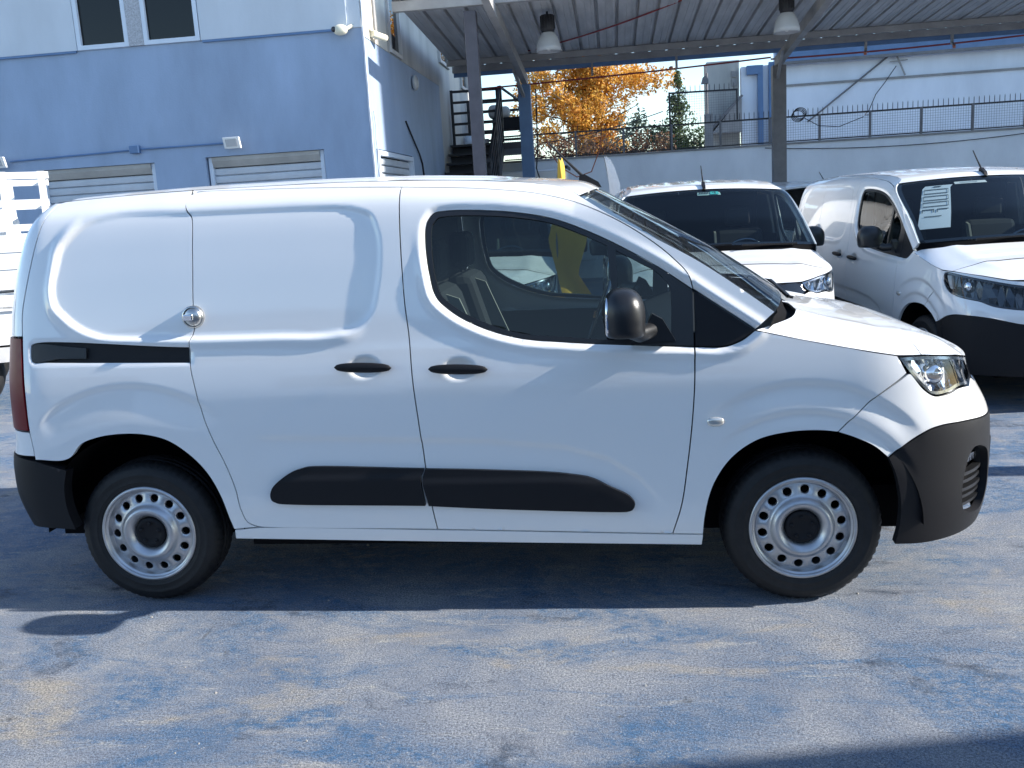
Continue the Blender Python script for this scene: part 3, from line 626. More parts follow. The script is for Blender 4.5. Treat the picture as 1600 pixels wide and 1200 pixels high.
# ------------------------------------------------------------------ buildings round the yard (world metres, upright)
M['wall_blue'] = pmat('blue_plaster', (.30, .38, .51), .75, var=.13, vscale=1.6, bump=.25, bscale=45, stretch=(1,1,.35))
M['wall_pale'] = pmat('pale_blue_plaster', (.56, .60, .65), .75, var=.08, vscale=1.2, bump=.15, bscale=40, stretch=(1,1,.35))
M['wall_cream'] = pmat('cream_panel', (.62, .58, .50), .7, var=.10, vscale=2., stretch=(1,1,.25))
M['wall_grey'] = pmat('grey_fibre_panel', (.46, .45, .42), .8, var=.22, vscale=1.8, bump=.2, bscale=60, stretch=(1,1,.2))
M['wall_white'] = pmat('white_washed_wall', (.85, .87, .90), .8, var=.12, vscale=.9, bump=.3, bscale=30, stretch=(1,1,.4))
M['wall_dirty'] = pmat('weathered_white_wall', (.80, .83, .88), .8, var=.14, vscale=.7, bump=.2, bscale=30, stretch=(1,1,.3))
M['bluepaint'] = pmat('blue_steel_paint', (.11, .20, .36), .5, var=.12, vscale=4)
M['greysteel'] = pmat('grey_steel', (.16, .155, .16), .5, var=.2, vscale=5)
M['darksteel'] = pmat('dark_purple_steel', (.075, .07, .085), .45, var=.2, vscale=5)
M['beam'] = pmat('dusty_beam', (.33, .32, .31), .6, var=.2, vscale=3)
M['blacksteel'] = pmat('black_railing', (.018, .018, .022), .5)
M['galv'] = pmat('galvanised_sheet', (.52, .51, .50), .5, metal=.1, var=.2, vscale=2.5, stretch=(3,.4,1))
M['slat'] = pmat('roller_slat', (.50, .53, .57), .45, var=.08, vscale=4)
M['shutterbox'] = pmat('shutter_housing', (.40, .38, .35), .6, var=.15, vscale=3)
M['winframe'] = pmat('white_window_frame', (.62, .68, .76), .45)
M['pane'] = glassmat('dark_window_pane', (.10, .11, .13), 1.5)
M['roomdark'] = pmat('dark_room', (.012, .012, .015), .9)
M['pebble'] = pmat('pebble_dash', (.42, .43, .46), .9, var=.45, vscale=90, bump=.8, bscale=90)
M['white'] = pmat('white_enamel', (.80, .80, .78), .4)
M['cream'] = pmat('cream_plastic', (.70, .66, .52), .45)
M['cable'] = pmat('black_cable', (.02, .02, .025), .6)
M['redcable'] = pmat('red_cable', (.30, .05, .05), .6)
M['rusttip'] = pmat('orange_primer', (.42, .14, .08), .6)
M['concrete'] = pmat('concrete', (.30, .29, .28), .85, var=.2, vscale=3, bump=.3, bscale=50)
M['diffuser'] = pmat('lamp_glass', (.46, .47, .48), .25, spec=.6)
M['yellow'] = pmat('yellow_fabric', (.62, .36, .03), .75, var=.1, vscale=6)
M['banner'] = pmat('white_fabric', (.75, .72, .70), .8, var=.08, vscale=9)
def wall_xz(mb, x0, x1, z0, z1, y0, y1, holes):
    """a wall facing -y with rectangular openings (x0,x1,z0,z1) cut through it"""
    xs = sorted({x0, x1, *[h[0] for h in holes], *[h[1] for h in holes]}); zs = sorted({z0, z1, *[h[2] for h in holes], *[h[3] for h in holes]})
    xs = [x for x in xs if x0 <= x <= x1]; zs = [z for z in zs if z0 <= z <= z1]
    def solid(i, j):
        if not (0 <= i < len(xs)-1 and 0 <= j < len(zs)-1): return False
        cx, cz = (xs[i]+xs[i+1])/2, (zs[j]+zs[j+1])/2
        return not any(h[0] < cx < h[1] and h[2] < cz < h[3] for h in holes)
    for i in range(len(xs)-1):
        for j in range(len(zs)-1):
            if not solid(i, j): continue
            a, b, c, d = xs[i], xs[i+1], zs[j], zs[j+1]
            mb.add([(a,y0,c),(b,y0,c),(b,y0,d),(a,y0,d)], [(0,1,2,3)]); mb.add([(a,y1,c),(b,y1,c),(b,y1,d),(a,y1,d)], [(3,2,1,0)])
            if not solid(i-1, j): mb.add([(a,y0,c),(a,y1,c),(a,y1,d),(a,y0,d)], [(3,2,1,0)])
            if not solid(i+1, j): mb.add([(b,y0,c),(b,y1,c),(b,y1,d),(b,y0,d)], [(0,1,2,3)])
            if not solid(i, j-1): mb.add([(a,y0,c),(b,y0,c),(b,y1,c),(a,y1,c)], [(3,2,1,0)])
            if not solid(i, j+1): mb.add([(a,y0,d),(b,y0,d),(b,y1,d),(a,y1,d)], [(0,1,2,3)])
    return mb
def swap(mb, xc, ref):   # turn an xz-wall (facing -y) into a wall facing +x at x = xc: local x becomes world y
    mb.v = [(xc-(v[1]-ref), v[0], v[2]) for v in mb.v]; return mb
XC, YF = -.945, 8.4
# ---- the blue office building on the left
bl = Thing('office_building', (-6, YF, 0), 'blue two storey building with roller shutters on the left', 'building')
sh = [(-7.9,-6.02,-.3,2.46), (-5.52,-3.87,-.3,2.49), (-3.17,-1.575,-.3,2.51)]
B_ = MB(); wall_xz(B_, -10, XC, -.3, 3.95, YF, YF+.22, sh)
lower = bl.part('lower_wall', B_, 'wall_blue')
upper = bl.part('upper_wall', wall_xz(MB(), -10, -1.12, 3.953, 6.6, YF-.03, YF+.2, [(-4.70,-3.03,3.95,6.05)]), 'wall_pale')
bl.part('wall_band', MB().box(-10, -4.72, YF-.035, YF-.001, 3.925, 3.950).box(-3.01, -1.12, YF-.035, YF-.001, 3.925, 3.950), 'bluepaint')
# corner quoin and side wall (facing +x)
bl.part('corner_post', MB().box(-1.12, XC-.001, YF-.012, YF+.1, 3.953, 6.6), 'wall_pale')
side_holes = [(8.62, 10.86, 1.2, 2.49)]
bl.part('side_wall', swap(wall_xz(MB(), YF+.005, 13.7, -.3, 3.85, 0, .2, side_holes), XC+.003, 0), 'wall_blue')
bl.part('cream_panel', MB().box(XC-.2, XC+.012, YF+.004, 9.72, 3.853, 6.6), 'wall_cream')
bl.part('downpipe', MB().tube([(XC+.03, 9.0, 3.9),(XC+.03, 9.0, 6.6)], .022, 8), 'beam')
bl.part('side_upper_wall', swap(wall_xz(MB(), 9.725, 13.7, 3.853, 6.6, 0, .2, [(9.86,10.62,3.86,5.9)]), XC+.005, 0), 'wall_grey')
for y0, y1, z0, m_ in ((13.703,15.0,-.3,'wall_grey'),(15.003,16.2,-.3,'wall_cream'),(16.203,17.6,-.3,'wall_grey')):
    hs = [(13.9,14.95,4.28,5.1)] if y0 < 14 else ([(16.35,17.2,4.1,5.2)] if y0 > 16 else [])
    bl.part('side_wall_panel', swap(wall_xz(MB(), y0, y1, z0, 6.6, 0, .15, hs), XC-.01, 0), m_)
bl.part('interior_fill', MB().box(-10, -1.3, 12, 17.5, -.3, 6.5), 'roomdark')  # solid dark block filling the unseen inside of the building
bl.part('flat_roof', MB().box(-10.2, XC+.1, YF-.25, 17.8, 6.603, 6.8), 'concrete')
def window(t, x0, x1, z0, z1, y, name='window', fw=.055, parent=None, side=False):
    f = MB(); d = .06
    f.box(x0, x0+fw, y-.035, y+d, z0, z1).box(x1-fw, x1, y-.035, y+d, z0, z1).box(x0+fw, x1-fw, y-.033, y+d, z0, z0+fw).box(x0+fw, x1-fw, y-.033, y+d, z1-fw, z1)
    g = MB().box(x0+fw, x1-fw, y+.01, y+.018, z0+fw, z1-fw); k = MB().box(x0+.01, x1-.01, y+.5, y+.52, z0, z1)
    if side:
        for q in (f, g, k): swap(q, XC, 0)
    o = t.part(name, f, 'winframe' if not side else 'galv'); t.part('pane', g, 'pane', o)
    return o
wo = window(bl, -4.69, -3.99, 3.952, 6.04, YF)
bl.part('blind', MB().box(-4.62, -4.06, YF+.12, YF+.14, 4.9, 6.0), 'roomdark', wo)
window(bl, -3.785, -3.04, 3.952, 6.04, YF)
bl.part('window_mullion', MB().box(-3.987, -3.788, YF-.04, YF+.15, 3.952, 6.05), 'pebble')
bl.part('inner_room', MB().box(-4.7, -3.0, YF+.9, YF+.95, 3.9, 6.1), 'roomdark')
window(bl, 9.87, 10.61, 3.87, 5.9, 0., side=True)
window(bl, 13.91, 14.94, 4.29, 5.09, 0., side=True); window(bl, 16.36, 17.19, 4.11, 5.19, 0., side=True)
slat_bm = MB(); slat_bm.prism([(0,0),(-.022,.012),(-.026,.05),(-.022,.088),(0,.098),(.006,.098),(.006,0)], 0, 1, 'x')
slat_me = slat_bm.mesh('slat', 'slat')
def shutter(x0, x1, z1, label):
    t = Thing('roller_shutter', ((x0+x1)/2, YF+.08, 0), label, 'roller shutter', 'roller shutters along the blue building')
    t.part('guide_rail', MB().box(x0, x0+.05, YF+.05, YF+.13, -.2, z1), 'winframe'); t.part('guide_rail', MB().box(x1-.05, x1, YF+.05, YF+.13, -.2, z1), 'winframe')
    t.part('shutter_box', MB().prism([(YF+.03,z1),(YF+.20,z1),(YF+.20,z1-.13),(YF+.07,z1-.13),(YF+.03,z1-.05)], x0+.051, x1-.051, 'x'), 'shutterbox')
    k = 0
    while z1-.135-.1*(k+1) > 1.1:
        o = t.piece('slat', slat_me, (x0+.052, YF+.115, z1-.135-.1*(k+1))); o.scale = (x1-x0-.104, 1, 1); k += 1
    t.part('lower_curtain', MB().box(x0+.052, x1-.052, YF+.10, YF+.12, -.2, z1-.135-.1*k-.003), 'slat')
shutter(-7.9, -6.02, 2.455, 'roller shutter at the far left edge, behind the truck rack')
shutter(-5.5, -3.89, 2.485, 'roller shutter between the two floodlights, above the rear of the van')
shutter(-3.15, -1.595, 2.505, 'grey roller shutter nearest the corner of the blue building')
# side shutter window
t = Thing('louvre_window', (XC, 9.7, 1.2), 'small shuttered window in the side wall behind the van roof', 'window')
f = MB(); f.box(8.64, 8.70, -.03, .05, 1.2, 2.47).box(10.78, 10.84, -.03, .05, 1.2, 2.47).box(8.70, 10.78, -.03, .05, 2.41, 2.47); t.part('frame', swap(f, XC, 0), 'winframe')
for k in range(9):
    o = t.piece('slat', slat_me, (XC-.06, 8.71, 2.30-.105*k), rot=(0,0,math.pi/2)); o.scale = (2.06, 1, 1)
# wall fittings
def floodlight(x, z, label):
    t = Thing('floodlight', (x, YF-.02, z), label, 'floodlight', 'floodlights on the blue wall')
    h = MB().box(x-.11, x+.11, YF-.13, YF-.09, z-.07, z+.07, .008); h.v = [(a, b-.35*(c-z), c) for a, b, c in h.v]; ho = t.part('housing', h, 'white')
    d = MB().box(x-.075, x+.075, YF-.139, YF-.131, z-.045, z+.045); d.v = [(a, b-.35*(c-z), c) for a, b, c in d.v]; t.part('lens', d, 'diffuser', ho)
    t.part('bracket', MB().box(x-.03, x+.03, YF-.10, YF-.0, z-.02, z+.02), 'galv')
floodlight(-2.74, 2.66, 'white floodlight on the blue wall above the shutter nearest the corner'); floodlight(-5.98, 2.62, 'white floodlight at the far left edge of the blue wall')
single('junction_box', MB().box(-4.16, -4.03, YF-.07, YF, 2.62, 2.72, .008), 'bluepaint', (-4.1, YF, 2.62), 'small blue junction box on the wall between two floodlights', 'junction box')
single('conduit', MB().tube([(-5.86,YF-.02,2.63),(-4.17,YF-.02,2.665)], .012, 6).tube([(-4.02,YF-.02,2.67),(-2.86,YF-.02,2.67)], .012, 6), 'bluepaint', (-4.1, YF, 2.6), 'thin blue conduit running along the wall to the floodlights', 'conduit')
cm = Thing('security_camera', (-1.15, YF, 3.9), 'cream security camera on the corner of the blue building, pointing left', 'camera', 'cameras at the building corner')
cm.part('dome', ellipsoid((-1.19, YF-.10, 3.92), (.09,.075,.065), 2.2, 20, 12), 'cream'); cm.part('lens', ellipsoid((-1.26, YF-.145, 3.925), (.035,.03,.035), 2, 14, 8), 'glossblack'); cm.part('bracket', MB().tube([(-1.15,YF-.08,3.92),(-1.06,YF-.0,3.98)], .025, 8), 'cream')
cm = Thing('security_camera', (XC, 8.8, 3.9), 'cream camera just round the corner above the sunlit wall', 'camera', 'cameras at the building corner')
cm.part('body', MB().tube([(XC+.04,8.75,3.93),(XC+.16,9.0,3.90)], .045, 10), 'cream'); cm.part('lens', MB().tube([(XC+.16,9.0,3.90),(XC+.17,9.02,3.898)], .036, 10), 'glossblack'); cm.part('bracket', MB().tube([(XC,8.7,4.0),(XC+.06,8.78,3.95)], .02, 8), 'cream')
single('corner_cables', MB().tube([(XC+.02, YF-.01+.012*math.sin(k*1.7), 4.3-.13*k) for k in range(34)], .012, 6).tube([(XC+.035, YF+.13+.05*math.sin(k*.9)**2, 2.95-.1*k) for k in range(18)], .008, 6), 'wall_pale', (XC, YF, 0), 'loose pale cables running down the corner of the blue building', 'cable')
single('wall_lamp', ellipsoid((XC+.05, 11.3, 3.62), (.05,.11,.115), 2.2, 20, 12), 'diffuser', (XC, 11.3, 3.5), 'round white bulkhead lamp on the shaded blue side wall', 'lamp')
single('wall_cable', MB().tube([(XC+.015,10.55,2.98),(XC+.03,10.9,2.75),(XC+.03,11.3,2.55),(XC+.02,11.55,2.4),(XC+.02,11.7,1.9)], .014, 6), 'cable', (XC, 10.6, 0), 'black cable drooping down the blue side wall', 'cable')
# ---- staircase and landing
st = Thing('staircase', (-.4, 13.2, 0), 'dark steel outdoor staircase beside the blue building', 'staircase')
for k in range(11):
    z = 2.84-.175*k; y = 14.6-.27*k; st.part('tread', MB().box(-.92, .02, y-.28, y, z-.04, z), 'blacksteel'); st.part('riser', MB().box(-.92, .02, y-.012, y, z-.175, z-.042), 'blacksteel')
st.part('stringer', MB().bar((.04,14.6,2.75),(.04,11.8,.95), .05, .26), 'blacksteel'); st.part('landing', MB().box(-.92, .42, 14.61, 17.0, 2.72, 2.84), 'darksteel')
st.part('landing_post', MB().box(.28, .40, 16.7, 16.85, -.2, 2.71), 'darksteel')
for k in range(5): st.part('rail', MB().bar((-.92,16.9,3.05+.20*k),(.40,16.9,3.05+.20*k), .045, .05), 'blacksteel')
for k in range(5): st.part('rail', MB().bar((-.90,14.75,3.05+.20*k),(-.02,14.75,3.05+.20*k), .04, .045), 'blacksteel')
for x in (-.90,-.45,-.02): st.part('post', MB().bar((x,14.75,2.84),(x,14.75,3.88), .05, .05), 'blacksteel')
for x in (-.90,-.25,.38): st.part('post', MB().bar((x,16.9,2.84),(x,16.9,3.88), .06, .06), 'blacksteel')
for k in range(5): st.part('rail', MB().bar((.06,14.5,3.05+.19*k),(.06,12.2,1.56+.19*k), .045, .05), 'blacksteel'); st.part('rail', MB().bar((.40,16.9,3.05+.20*k),(.40,14.62,3.05+.20*k), .045, .05), 'blacksteel')
for y, dz in ((14.5,0),(13.4,-.71),(12.3,-1.42)): st.part('post', MB().bar((.06,y,2.84+dz),(.06,y,3.87+dz), .07, .07), 'blacksteel')
st.part('rail', MB().bar((.06,14.5,3.86),(.40,15.3,3.62), .035, .035), 'blacksteel')
single('storage_crate', MB().box(-.30,.26,16.1,16.6,3.2,3.44).box(-.28,-.18,16.1,16.6,2.84,3.2), 'roomdark', (0,16.3,2.84), 'dark table standing on the staircase landing', 'table')
single('sack', ellipsoid((-.28,16.35,3.58), (.13,.13,.145), 2.6, 14, 10), 'concrete', (-.28,16.35,3.44), 'grey sack standing on the landing table beside the dark column', 'sack')
single('sack', ellipsoid((-.06,16.35,3.56), (.11,.12,.125), 2.6, 14, 10), 'shutterbox', (-.06,16.35,3.44), 'brown sack on the landing table, right of the grey one', 'sack')
single('paint_bucket', MB().lathe([(.0,2.84),(.10,2.84),(.12,3.12),(.0,3.12)], (-.8,16.2,0), 'z', 16), 'winframe', (-.8,16.2,2.84), 'pale bucket on the staircase landing behind the railing', 'bucket')
single('paint_bucket', MB().lathe([(.0,2.84),(.09,2.84),(.10,3.05),(.0,3.05)], (-.52,16.3,0), 'z', 16), 'concrete', (-.52,16.3,2.84), 'smaller grey bucket on the landing near the dark column', 'bucket')

# ---- canopy over the parking bays
cn = Thing('canopy', (4, 11.6, 0), 'corrugated metal parking canopy on grey beams at the top right', 'canopy')
CY0, CY1 = 9.35, 14.25
def cz(y): return 4.36-(y-CY0)*.044
def sheet():
    m = MB(); n = 3; P = .30; prof = []
    for k in range(n):
        a = k*P; prof += [(a,0),(a+.10,0),(a+.11,.008),(a+.12,0),(a+.19,0),(a+.20,.008),(a+.21,0),(a+.245,0),(a+.256,.06),(a+.289,.06)]
    prof.append((n*P, 0)); G = [[(x, y, cz(y)-cz(CY0)+z) for x, z in prof] for y in (CY0, (CY0+CY1)/2, CY1)]
    m.grid(G, False); m.grid([[(p[0], p[1], p[2]+.004) for p in r] for r in G], False, True); return m.mesh('roof_sheet', 'galv', (0, CY0, 0), fix=False)
sh_me = sheet()
for k in range(16): cn.piece('roof_sheet', sh_me, (-.72+.90*k, CY0, cz(CY0)+.075))
for y, h, wd in ((9.42,.13,.10),(13.55,.10,.06),(14.15,.11,.06)):
    cn.part('purlin', MB().box(-.75, 13.5, y-wd/2, y+wd/2, cz(y)-h+.068, cz(y)+.068), 'beam')
cn.part('fascia', MB().box(-.75, 13.5, 14.27, 14.30, cz(14.2)-.10, cz(14.2)+.02), 'bluepaint')
for x in (.59, 5.08, 9.6):
    cn.part('rafter', MB().bar((x, 8.6, 4.30),(x, 14.10, 3.86), .10, .17), 'beam'); cn.part('brace', MB().bar((x-.10,13.0,3.93),(x-.02,14.0,3.55), .05, .05), 'beam')
    if x > 1: cn.part('column', MB().box(x-.115, x+.115, 13.9, 14.1, -.2, 3.79), 'greysteel')
    else: cn.part('column', MB().box(x-.13, x+.09, 13.9, 14.1, -.2, 3.79), 'bluepaint')
for x in (1.81, 3.32, 6.6, 8.05):
    cn.part('bracket', MB().bar((x,14.16,4.2),(x,14.16,3.95), .05, .04).bar((x,14.16,3.98),(x-.12,13.7,3.86), .03, .03) if x > 4 else MB().bar((x,14.16,4.2),(x,14.16,3.88), .05, .04), 'beam')
    if x > 3: cn.part('bracket_tip', MB().bar((x-.12,13.7,3.86),(x-.15,13.6,3.83), .045, .045), 'rusttip')
dc = Thing('steel_column', (.28, 9.5, 0), 'dark square steel column standing in front of the staircase', 'column')
dc.part('shaft', MB().box(.20, .365, 9.42, 9.58, -.2, 4.24, .006), 'darksteel'); dc.part('base_plate', MB().box(.12, .44, 9.34, 9.66, -.1, .03), 'darksteel')
def bay_lamp(x, y, label):
    z = 3.80; t = Thing('high_bay_lamp', (x, y, z), label, 'lamp', 'lamps hanging from the canopy')
    t.part('ballast', MB().lathe([(0,.50),(.095,.50),(.10,.30),(.085,.26),(.0,.26)], (x,y,z), 'z', 20), 'blacksteel')
    fins = MB()
    for k in range(16): a = 2*math.pi*k/16; fins.bar((x+.10*math.cos(a),y+.10*math.sin(a),z+.31),(x+.10*math.cos(a),y+.10*math.sin(a),z+.49), .012, .012)
    t.part('cooling_fins', fins, 'blacksteel')
    t.part('reflector', MB().lathe([(.09,.26),(.115,.23),(.155,.15),(.175,.06),(.18,.0),(.176,.0),(.15,.15),(.11,.225),(.09,.25)], (x,y,z), 'z', 36), 'diffuser')
    t.part('bulb', ellipsoid((x,y,z+.10), (.05,.05,.09), 2, 14, 10), 'white'); t.part('hook', MB().bar((x,y,z+.5),(x,y,cz(y)+.04), .03, .03), 'blacksteel')
bay_lamp(1.255, 10.5, 'glass bell lamp hanging from the canopy left of the sky gap'); bay_lamp(4.60, 10.5, 'glass bell lamp hanging from the canopy beside the right column')
def sag(p, q, s, n=24): return [tuple(Vector(p).lerp(Vector(q), i/n)-Vector((0,0,s*4*(i/n)*(1-i/n)))) for i in range(n+1)]
single('cable', MB().tube(sag((.7,13.4,4.28),(4.2,9.6,4.55),.10), .012, 6), 'redcable', (.7,13.4,4), 'dull red cable looped under the canopy roof', 'cable')
single('cable', MB().tube(sag((-.3,14.32,3.82),(5.0,14.32,3.98),.02)+sag((5.0,14.32,3.95),(11,14.32,4.12),.06), .016, 6), 'redcable', (0,14.3,3.8), 'red cable running along the back edge of the canopy', 'cable')
# ---- boundary wall with fence
bw_ = Thing('boundary_wall', (5, 17.1, 0), 'long whitewashed boundary wall behind the vans', 'wall')
bw_.part('wall_body', MB().box(-1, 22, 17.0, 17.25, -.3, 2.56), 'wall_white')
bw_.part('coping', MB().box(-1, 22, 16.97, 17.28, 2.563, 2.60), 'concrete')
fz0, fz1 = 2.605, 3.14
fe = Thing('mesh_fence', (5, 17.1, fz0), 'wire mesh fence with spikes on top of the white wall', 'fence')
fe.part('top_rail', MB().box(-.2, 16.3, 17.09, 17.12, fz1-.03, fz1), 'blacksteel'); fe.part('bottom_rail', MB().box(-.2, 16.3, 17.09, 17.12, fz0+.01, fz0+.035), 'blacksteel')
post_me = MB().box(-.022, .022, -.022, .022, 0, fz1-fz0).mesh('fence_post', 'greysteel'); spike_me = MB().lathe([(.007,0),(.007,.11),(0,.15)], (0,0,0), 'z', 5).mesh('spike', 'blacksteel')
for k in range(17): fe.piece('fence_post', post_me, (.34+1.015*k, 17.08, fz0))
for k in range(76): fe.piece('spike', spike_me, (4.0+.1*k if k < 66 else .5+.3*(k-66), 17.105, fz1))
wm_ = MB()
for k in range(int(16.4/.05)): wm_.bar((-.2+.05*k,17.105,fz0+.03),(-.2+.05*k,17.105,fz1-.03), .004, .004)
for k in range(10): wm_.bar((-.2,17.105,fz0+.05+.05*k),(16.3,17.105,fz0+.05+.05*k), .004, .004)
fe.part('wire_mesh', wm_, 'greysteel', kind='stuff')
ef = Thing('security_fence', (4.0, 17.15, fz1), 'taller wire mesh panel with spikes above the fence, left of the pale building', 'fence')
ef.part('frame', MB().bar((3.36,17.15,2.62),(3.36,17.15,3.80),.035,.035).bar((3.36,17.15,3.78),(4.78,17.15,3.76),.035,.035).bar((4.76,17.15,3.77),(4.76,17.15,3.15),.03,.03), 'blacksteel')
m_ = MB()
for k in range(27): m_.bar((3.38+.05*k,17.15,3.15),(3.38+.05*k,17.15,3.77), .004, .004)
for k in range(12): m_.bar((3.38,17.15,3.18+.05*k),(4.75,17.15,3.18+.05*k), .004, .004)
ef.part('wire_mesh', m_, 'greysteel', kind='stuff')
for k in range(13): ef.piece('spike', spike_me, (3.5+.1*k, 17.15, 3.77))
single('cable', MB().tube(sag((5.3,16.98,2.52),(12,16.98,2.62),.18), .008, 5), 'cable', (5.3,16.98,2.4), 'thin cable sagging across the white boundary wall', 'cable')
# ---- pale building behind the wall
pb = Thing('warehouse', (9, 20, 0), 'pale warehouse with blue downpipes and a blue fascia behind the boundary wall', 'building')
pb.part('front_wall', MB().box(5.24, 22, 20.0, 20.3, -.3, 4.55), 'wall_dirty'); pb.part('ledge', MB().box(5.9, 22, 19.95, 20.0, 4.02, 4.07), 'concrete')
pb.part('fascia', MB().box(6.0, 22, 19.8, 20.1, 4.56, 4.95), 'bluepaint'); pb.part('gutter', MB().box(6.0, 22, 19.7, 19.8, 4.50, 4.56), 'greysteel')
pb.part('downpipe', MB().box(5.60, 5.72, 19.86, 19.99, 1, 4.55).box(5.35, 5.62, 19.84, 19.98, 4.35, 4.55), 'bluepaint'); pb.part('downpipe', MB().box(5.86, 5.98, 19.86, 19.99, 1, 4.6), 'bluepaint')
pb.part('end_wall', MB().box(4.46, 5.22, 20.25, 21, -.3, 4.75), 'wall_grey'); pb.part('vent', MB().box(5.04, 5.16, 20.2, 20.249, 4.15, 4.32), 'concrete'); pb.part('vent', MB().box(5.04, 5.16, 20.2, 20.249, 4.36, 4.5), 'concrete')
pb.part('porch', MB().prism([(4.5,3.05),(5.2,3.05),(5.2,3.80),(5.14,3.80)], 19.7, 20.24), 'concrete'); pb.part('porch_roof', MB().bar((4.46,19.97,3.12),(5.22,19.97,3.88), .55, .05), 'greysteel')
single('pipe', MB().tube([(8.6,19.95,4.55),(6.75,19.93,3.18)], .022, 6), 'greysteel', (7,19.95,3), 'long grey pipe leaning diagonally across the warehouse wall', 'pipe')
single('aerial_mast', MB().tube([(8.72,19.9,4.62),(8.95,19.9,4.08)], .02, 6).bar((8.6,19.9,4.40),(9.0,19.9,4.42),.02,.02), 'beam', (8.8,19.9,4), 'short pale aerial bracket on the warehouse wall', 'aerial')
single('cable', MB().tube([(8.75,19.9,4.3),(8.5,19.9,3.95),(8.3,19.9,3.7),(8.15,19.9,3.35),(7.7,18.5,3.15),(7.4,17.05,3.05)], .010, 5), 'cable', (8,19.9,3), 'kinked black cable dropping from the aerial bracket', 'cable')
cl = MB()
for k in range(4): cl.tube([(5.98+.015*k+.13*math.cos(a), 17.02, 3.12+.02*k+.11*math.sin(a)) for a in np.linspace(0, 2*np.pi, 20)[:-1]], .008, 5, True)
cl.tube([(6.1,17.02,3.08),(6.4,17.02,2.9),(6.8,17.0,2.85),(7.3,17.02,3.02)], .008, 5); single('cable_coil', cl, 'cable', (6,17,2.9), 'coil of black cable hung on the fence right of the column', 'cable')
single('pole', MB().tube([(6.35,17.03,2.83),(8.25,17.03,3.92)], .018, 6), 'greysteel', (6.4,17,2.8), 'thin grey pole slanting up from the fence', 'pole') if False else None
# ---- light pole behind the wall
lp_ = Thing('light_pole', (4.35, 19, 0), 'concrete post carrying a small grey floodlight behind the fence', 'light pole')
lp_.part('post', MB().box(4.26, 4.44, 18.9, 19.1, -.2, 3.45), 'concrete'); lp_.part('mast', MB().tube([(4.33,19,3.45),(4.33,19,4.35)], .02, 8), 'greysteel'); lp_.part('lamp', MB().prism([(4.20,4.12),(4.36,4.12),(4.36,4.20),(4.31,4.30),(4.24,4.26)], 18.92, 19.08), 'greysteel')
# ------------------------------------------------------------------ trees and shrubs beyond the wall
def leafmat(name, cols, rough=.6):
    m = bpy.data.materials.new(name); m.use_nodes = True; N = m.node_tree.nodes; L = m.node_tree.links; b = N['Principled BSDF']
    oi = N.new('ShaderNodeAttribute'); oi.attribute_name = 'tone'; r = N.new('ShaderNodeValToRGB'); r.color_ramp.interpolation = 'LINEAR'
    while len(r.color_ramp.elements) < len(cols): r.color_ramp.elements.new(.5)
    for i, c in enumerate(cols): r.color_ramp.elements[i].position = i/(len(cols)-1); r.color_ramp.elements[i].color = (*c, 1)
    L.new(oi.outputs['Fac'], r.inputs[0]); L.new(r.outputs[0], b.inputs['Base Color']); b.inputs['Roughness'].default_value = rough
    tr = N.new('ShaderNodeBsdfTranslucent'); L.new(r.outputs[0], tr.inputs[0]); mx = N.new('ShaderNodeMixShader'); mx.inputs[0].default_value = .35
    L.new(b.outputs[0], mx.inputs[1]); L.new(tr.outputs[0], mx.inputs[2]); L.new(mx.outputs[0], N['Material Output'].inputs[0]); return m
M['autumn'] = leafmat('autumn_leaves', [(.32,.14,.04),(.60,.28,.04),(.78,.44,.06),(.78,.54,.16)])
M['green'] = leafmat('green_leaves', [(.03,.05,.02),(.06,.10,.03),(.10,.15,.05),(.16,.20,.08)])
M['pale'] = leafmat('pale_leaves', [(.10,.13,.09),(.18,.22,.15),(.26,.30,.20)])
M['brownleaf'] = leafmat('brown_leaves', [(.06,.03,.02),(.14,.07,.04),(.22,.12,.06),(.12,.11,.05)])
M['bark'] = pmat('bark', (.07, .055, .045), .9, var=.3, vscale=12, bump=.5, bscale=40)
def leaves(centres, radii, n, size, stretch=(1,1,1), seed=1):
    g = np.random.default_rng(seed); C_ = np.array(centres); Rr = np.array(radii); idx = g.choice(len(C_), n, p=Rr**2/np.sum(Rr**2))
    d = g.normal(size=(n,3)); d /= np.linalg.norm(d, axis=1)[:,None]; p = C_[idx]+d*(Rr[idx]*g.uniform(.35,1,n)**.6)[:,None]*np.array(stretch)
    a = g.normal(size=(n,3)); a /= np.linalg.norm(a, axis=1)[:,None]; b = np.cross(a, g.normal(size=(n,3))); b /= np.linalg.norm(b, axis=1)[:,None]
    s = size*g.uniform(.6,1.5,n)[:,None]; c = np.cross(a, b)*.15*s
    V = np.stack([p-a*s, p-b*s*.5+c, p+a*s, p+b*s*.5+c], 1).reshape(-1,3); F = np.arange(4*n).reshape(-1,4)
    tone = np.clip(g.normal(.5,.22,n)+.25*(g.uniform(0,1,len(C_))[idx]-.5), 0, 1); return V, F, np.repeat(tone, 4)
def crown(t, name, mat, *a, kind='stuff', parent=None, **k):
    V, F, tone = leaves(*a, **k); m = MB(); m.v = [tuple(v) for v in V]; m.f = [tuple(int(i) for i in f) for f in F]; m.sm = [False]*len(m.f)
    o = t.part(name, m, mat, parent, kind=kind, fix=False); at = o.data.attributes.new('tone', 'FLOAT', 'POINT'); at.data.foreach_set('value', tone.astype(np.float32)); return o
tr = Thing('autumn_tree', (1.5, 23, 0), 'tree with orange autumn leaves beyond the boundary wall', 'tree')
g = np.random.default_rng(4); limbs = MB(); cs = []; rs = []
tr.part('trunk', MB().tube([(1.5,23,-.2),(1.47,23,2.2),(1.42,23,3.6),(1.5,23.05,5.2),(1.45,23,6.6)], [.17,.14,.12,.09,.04], 10), 'bark')
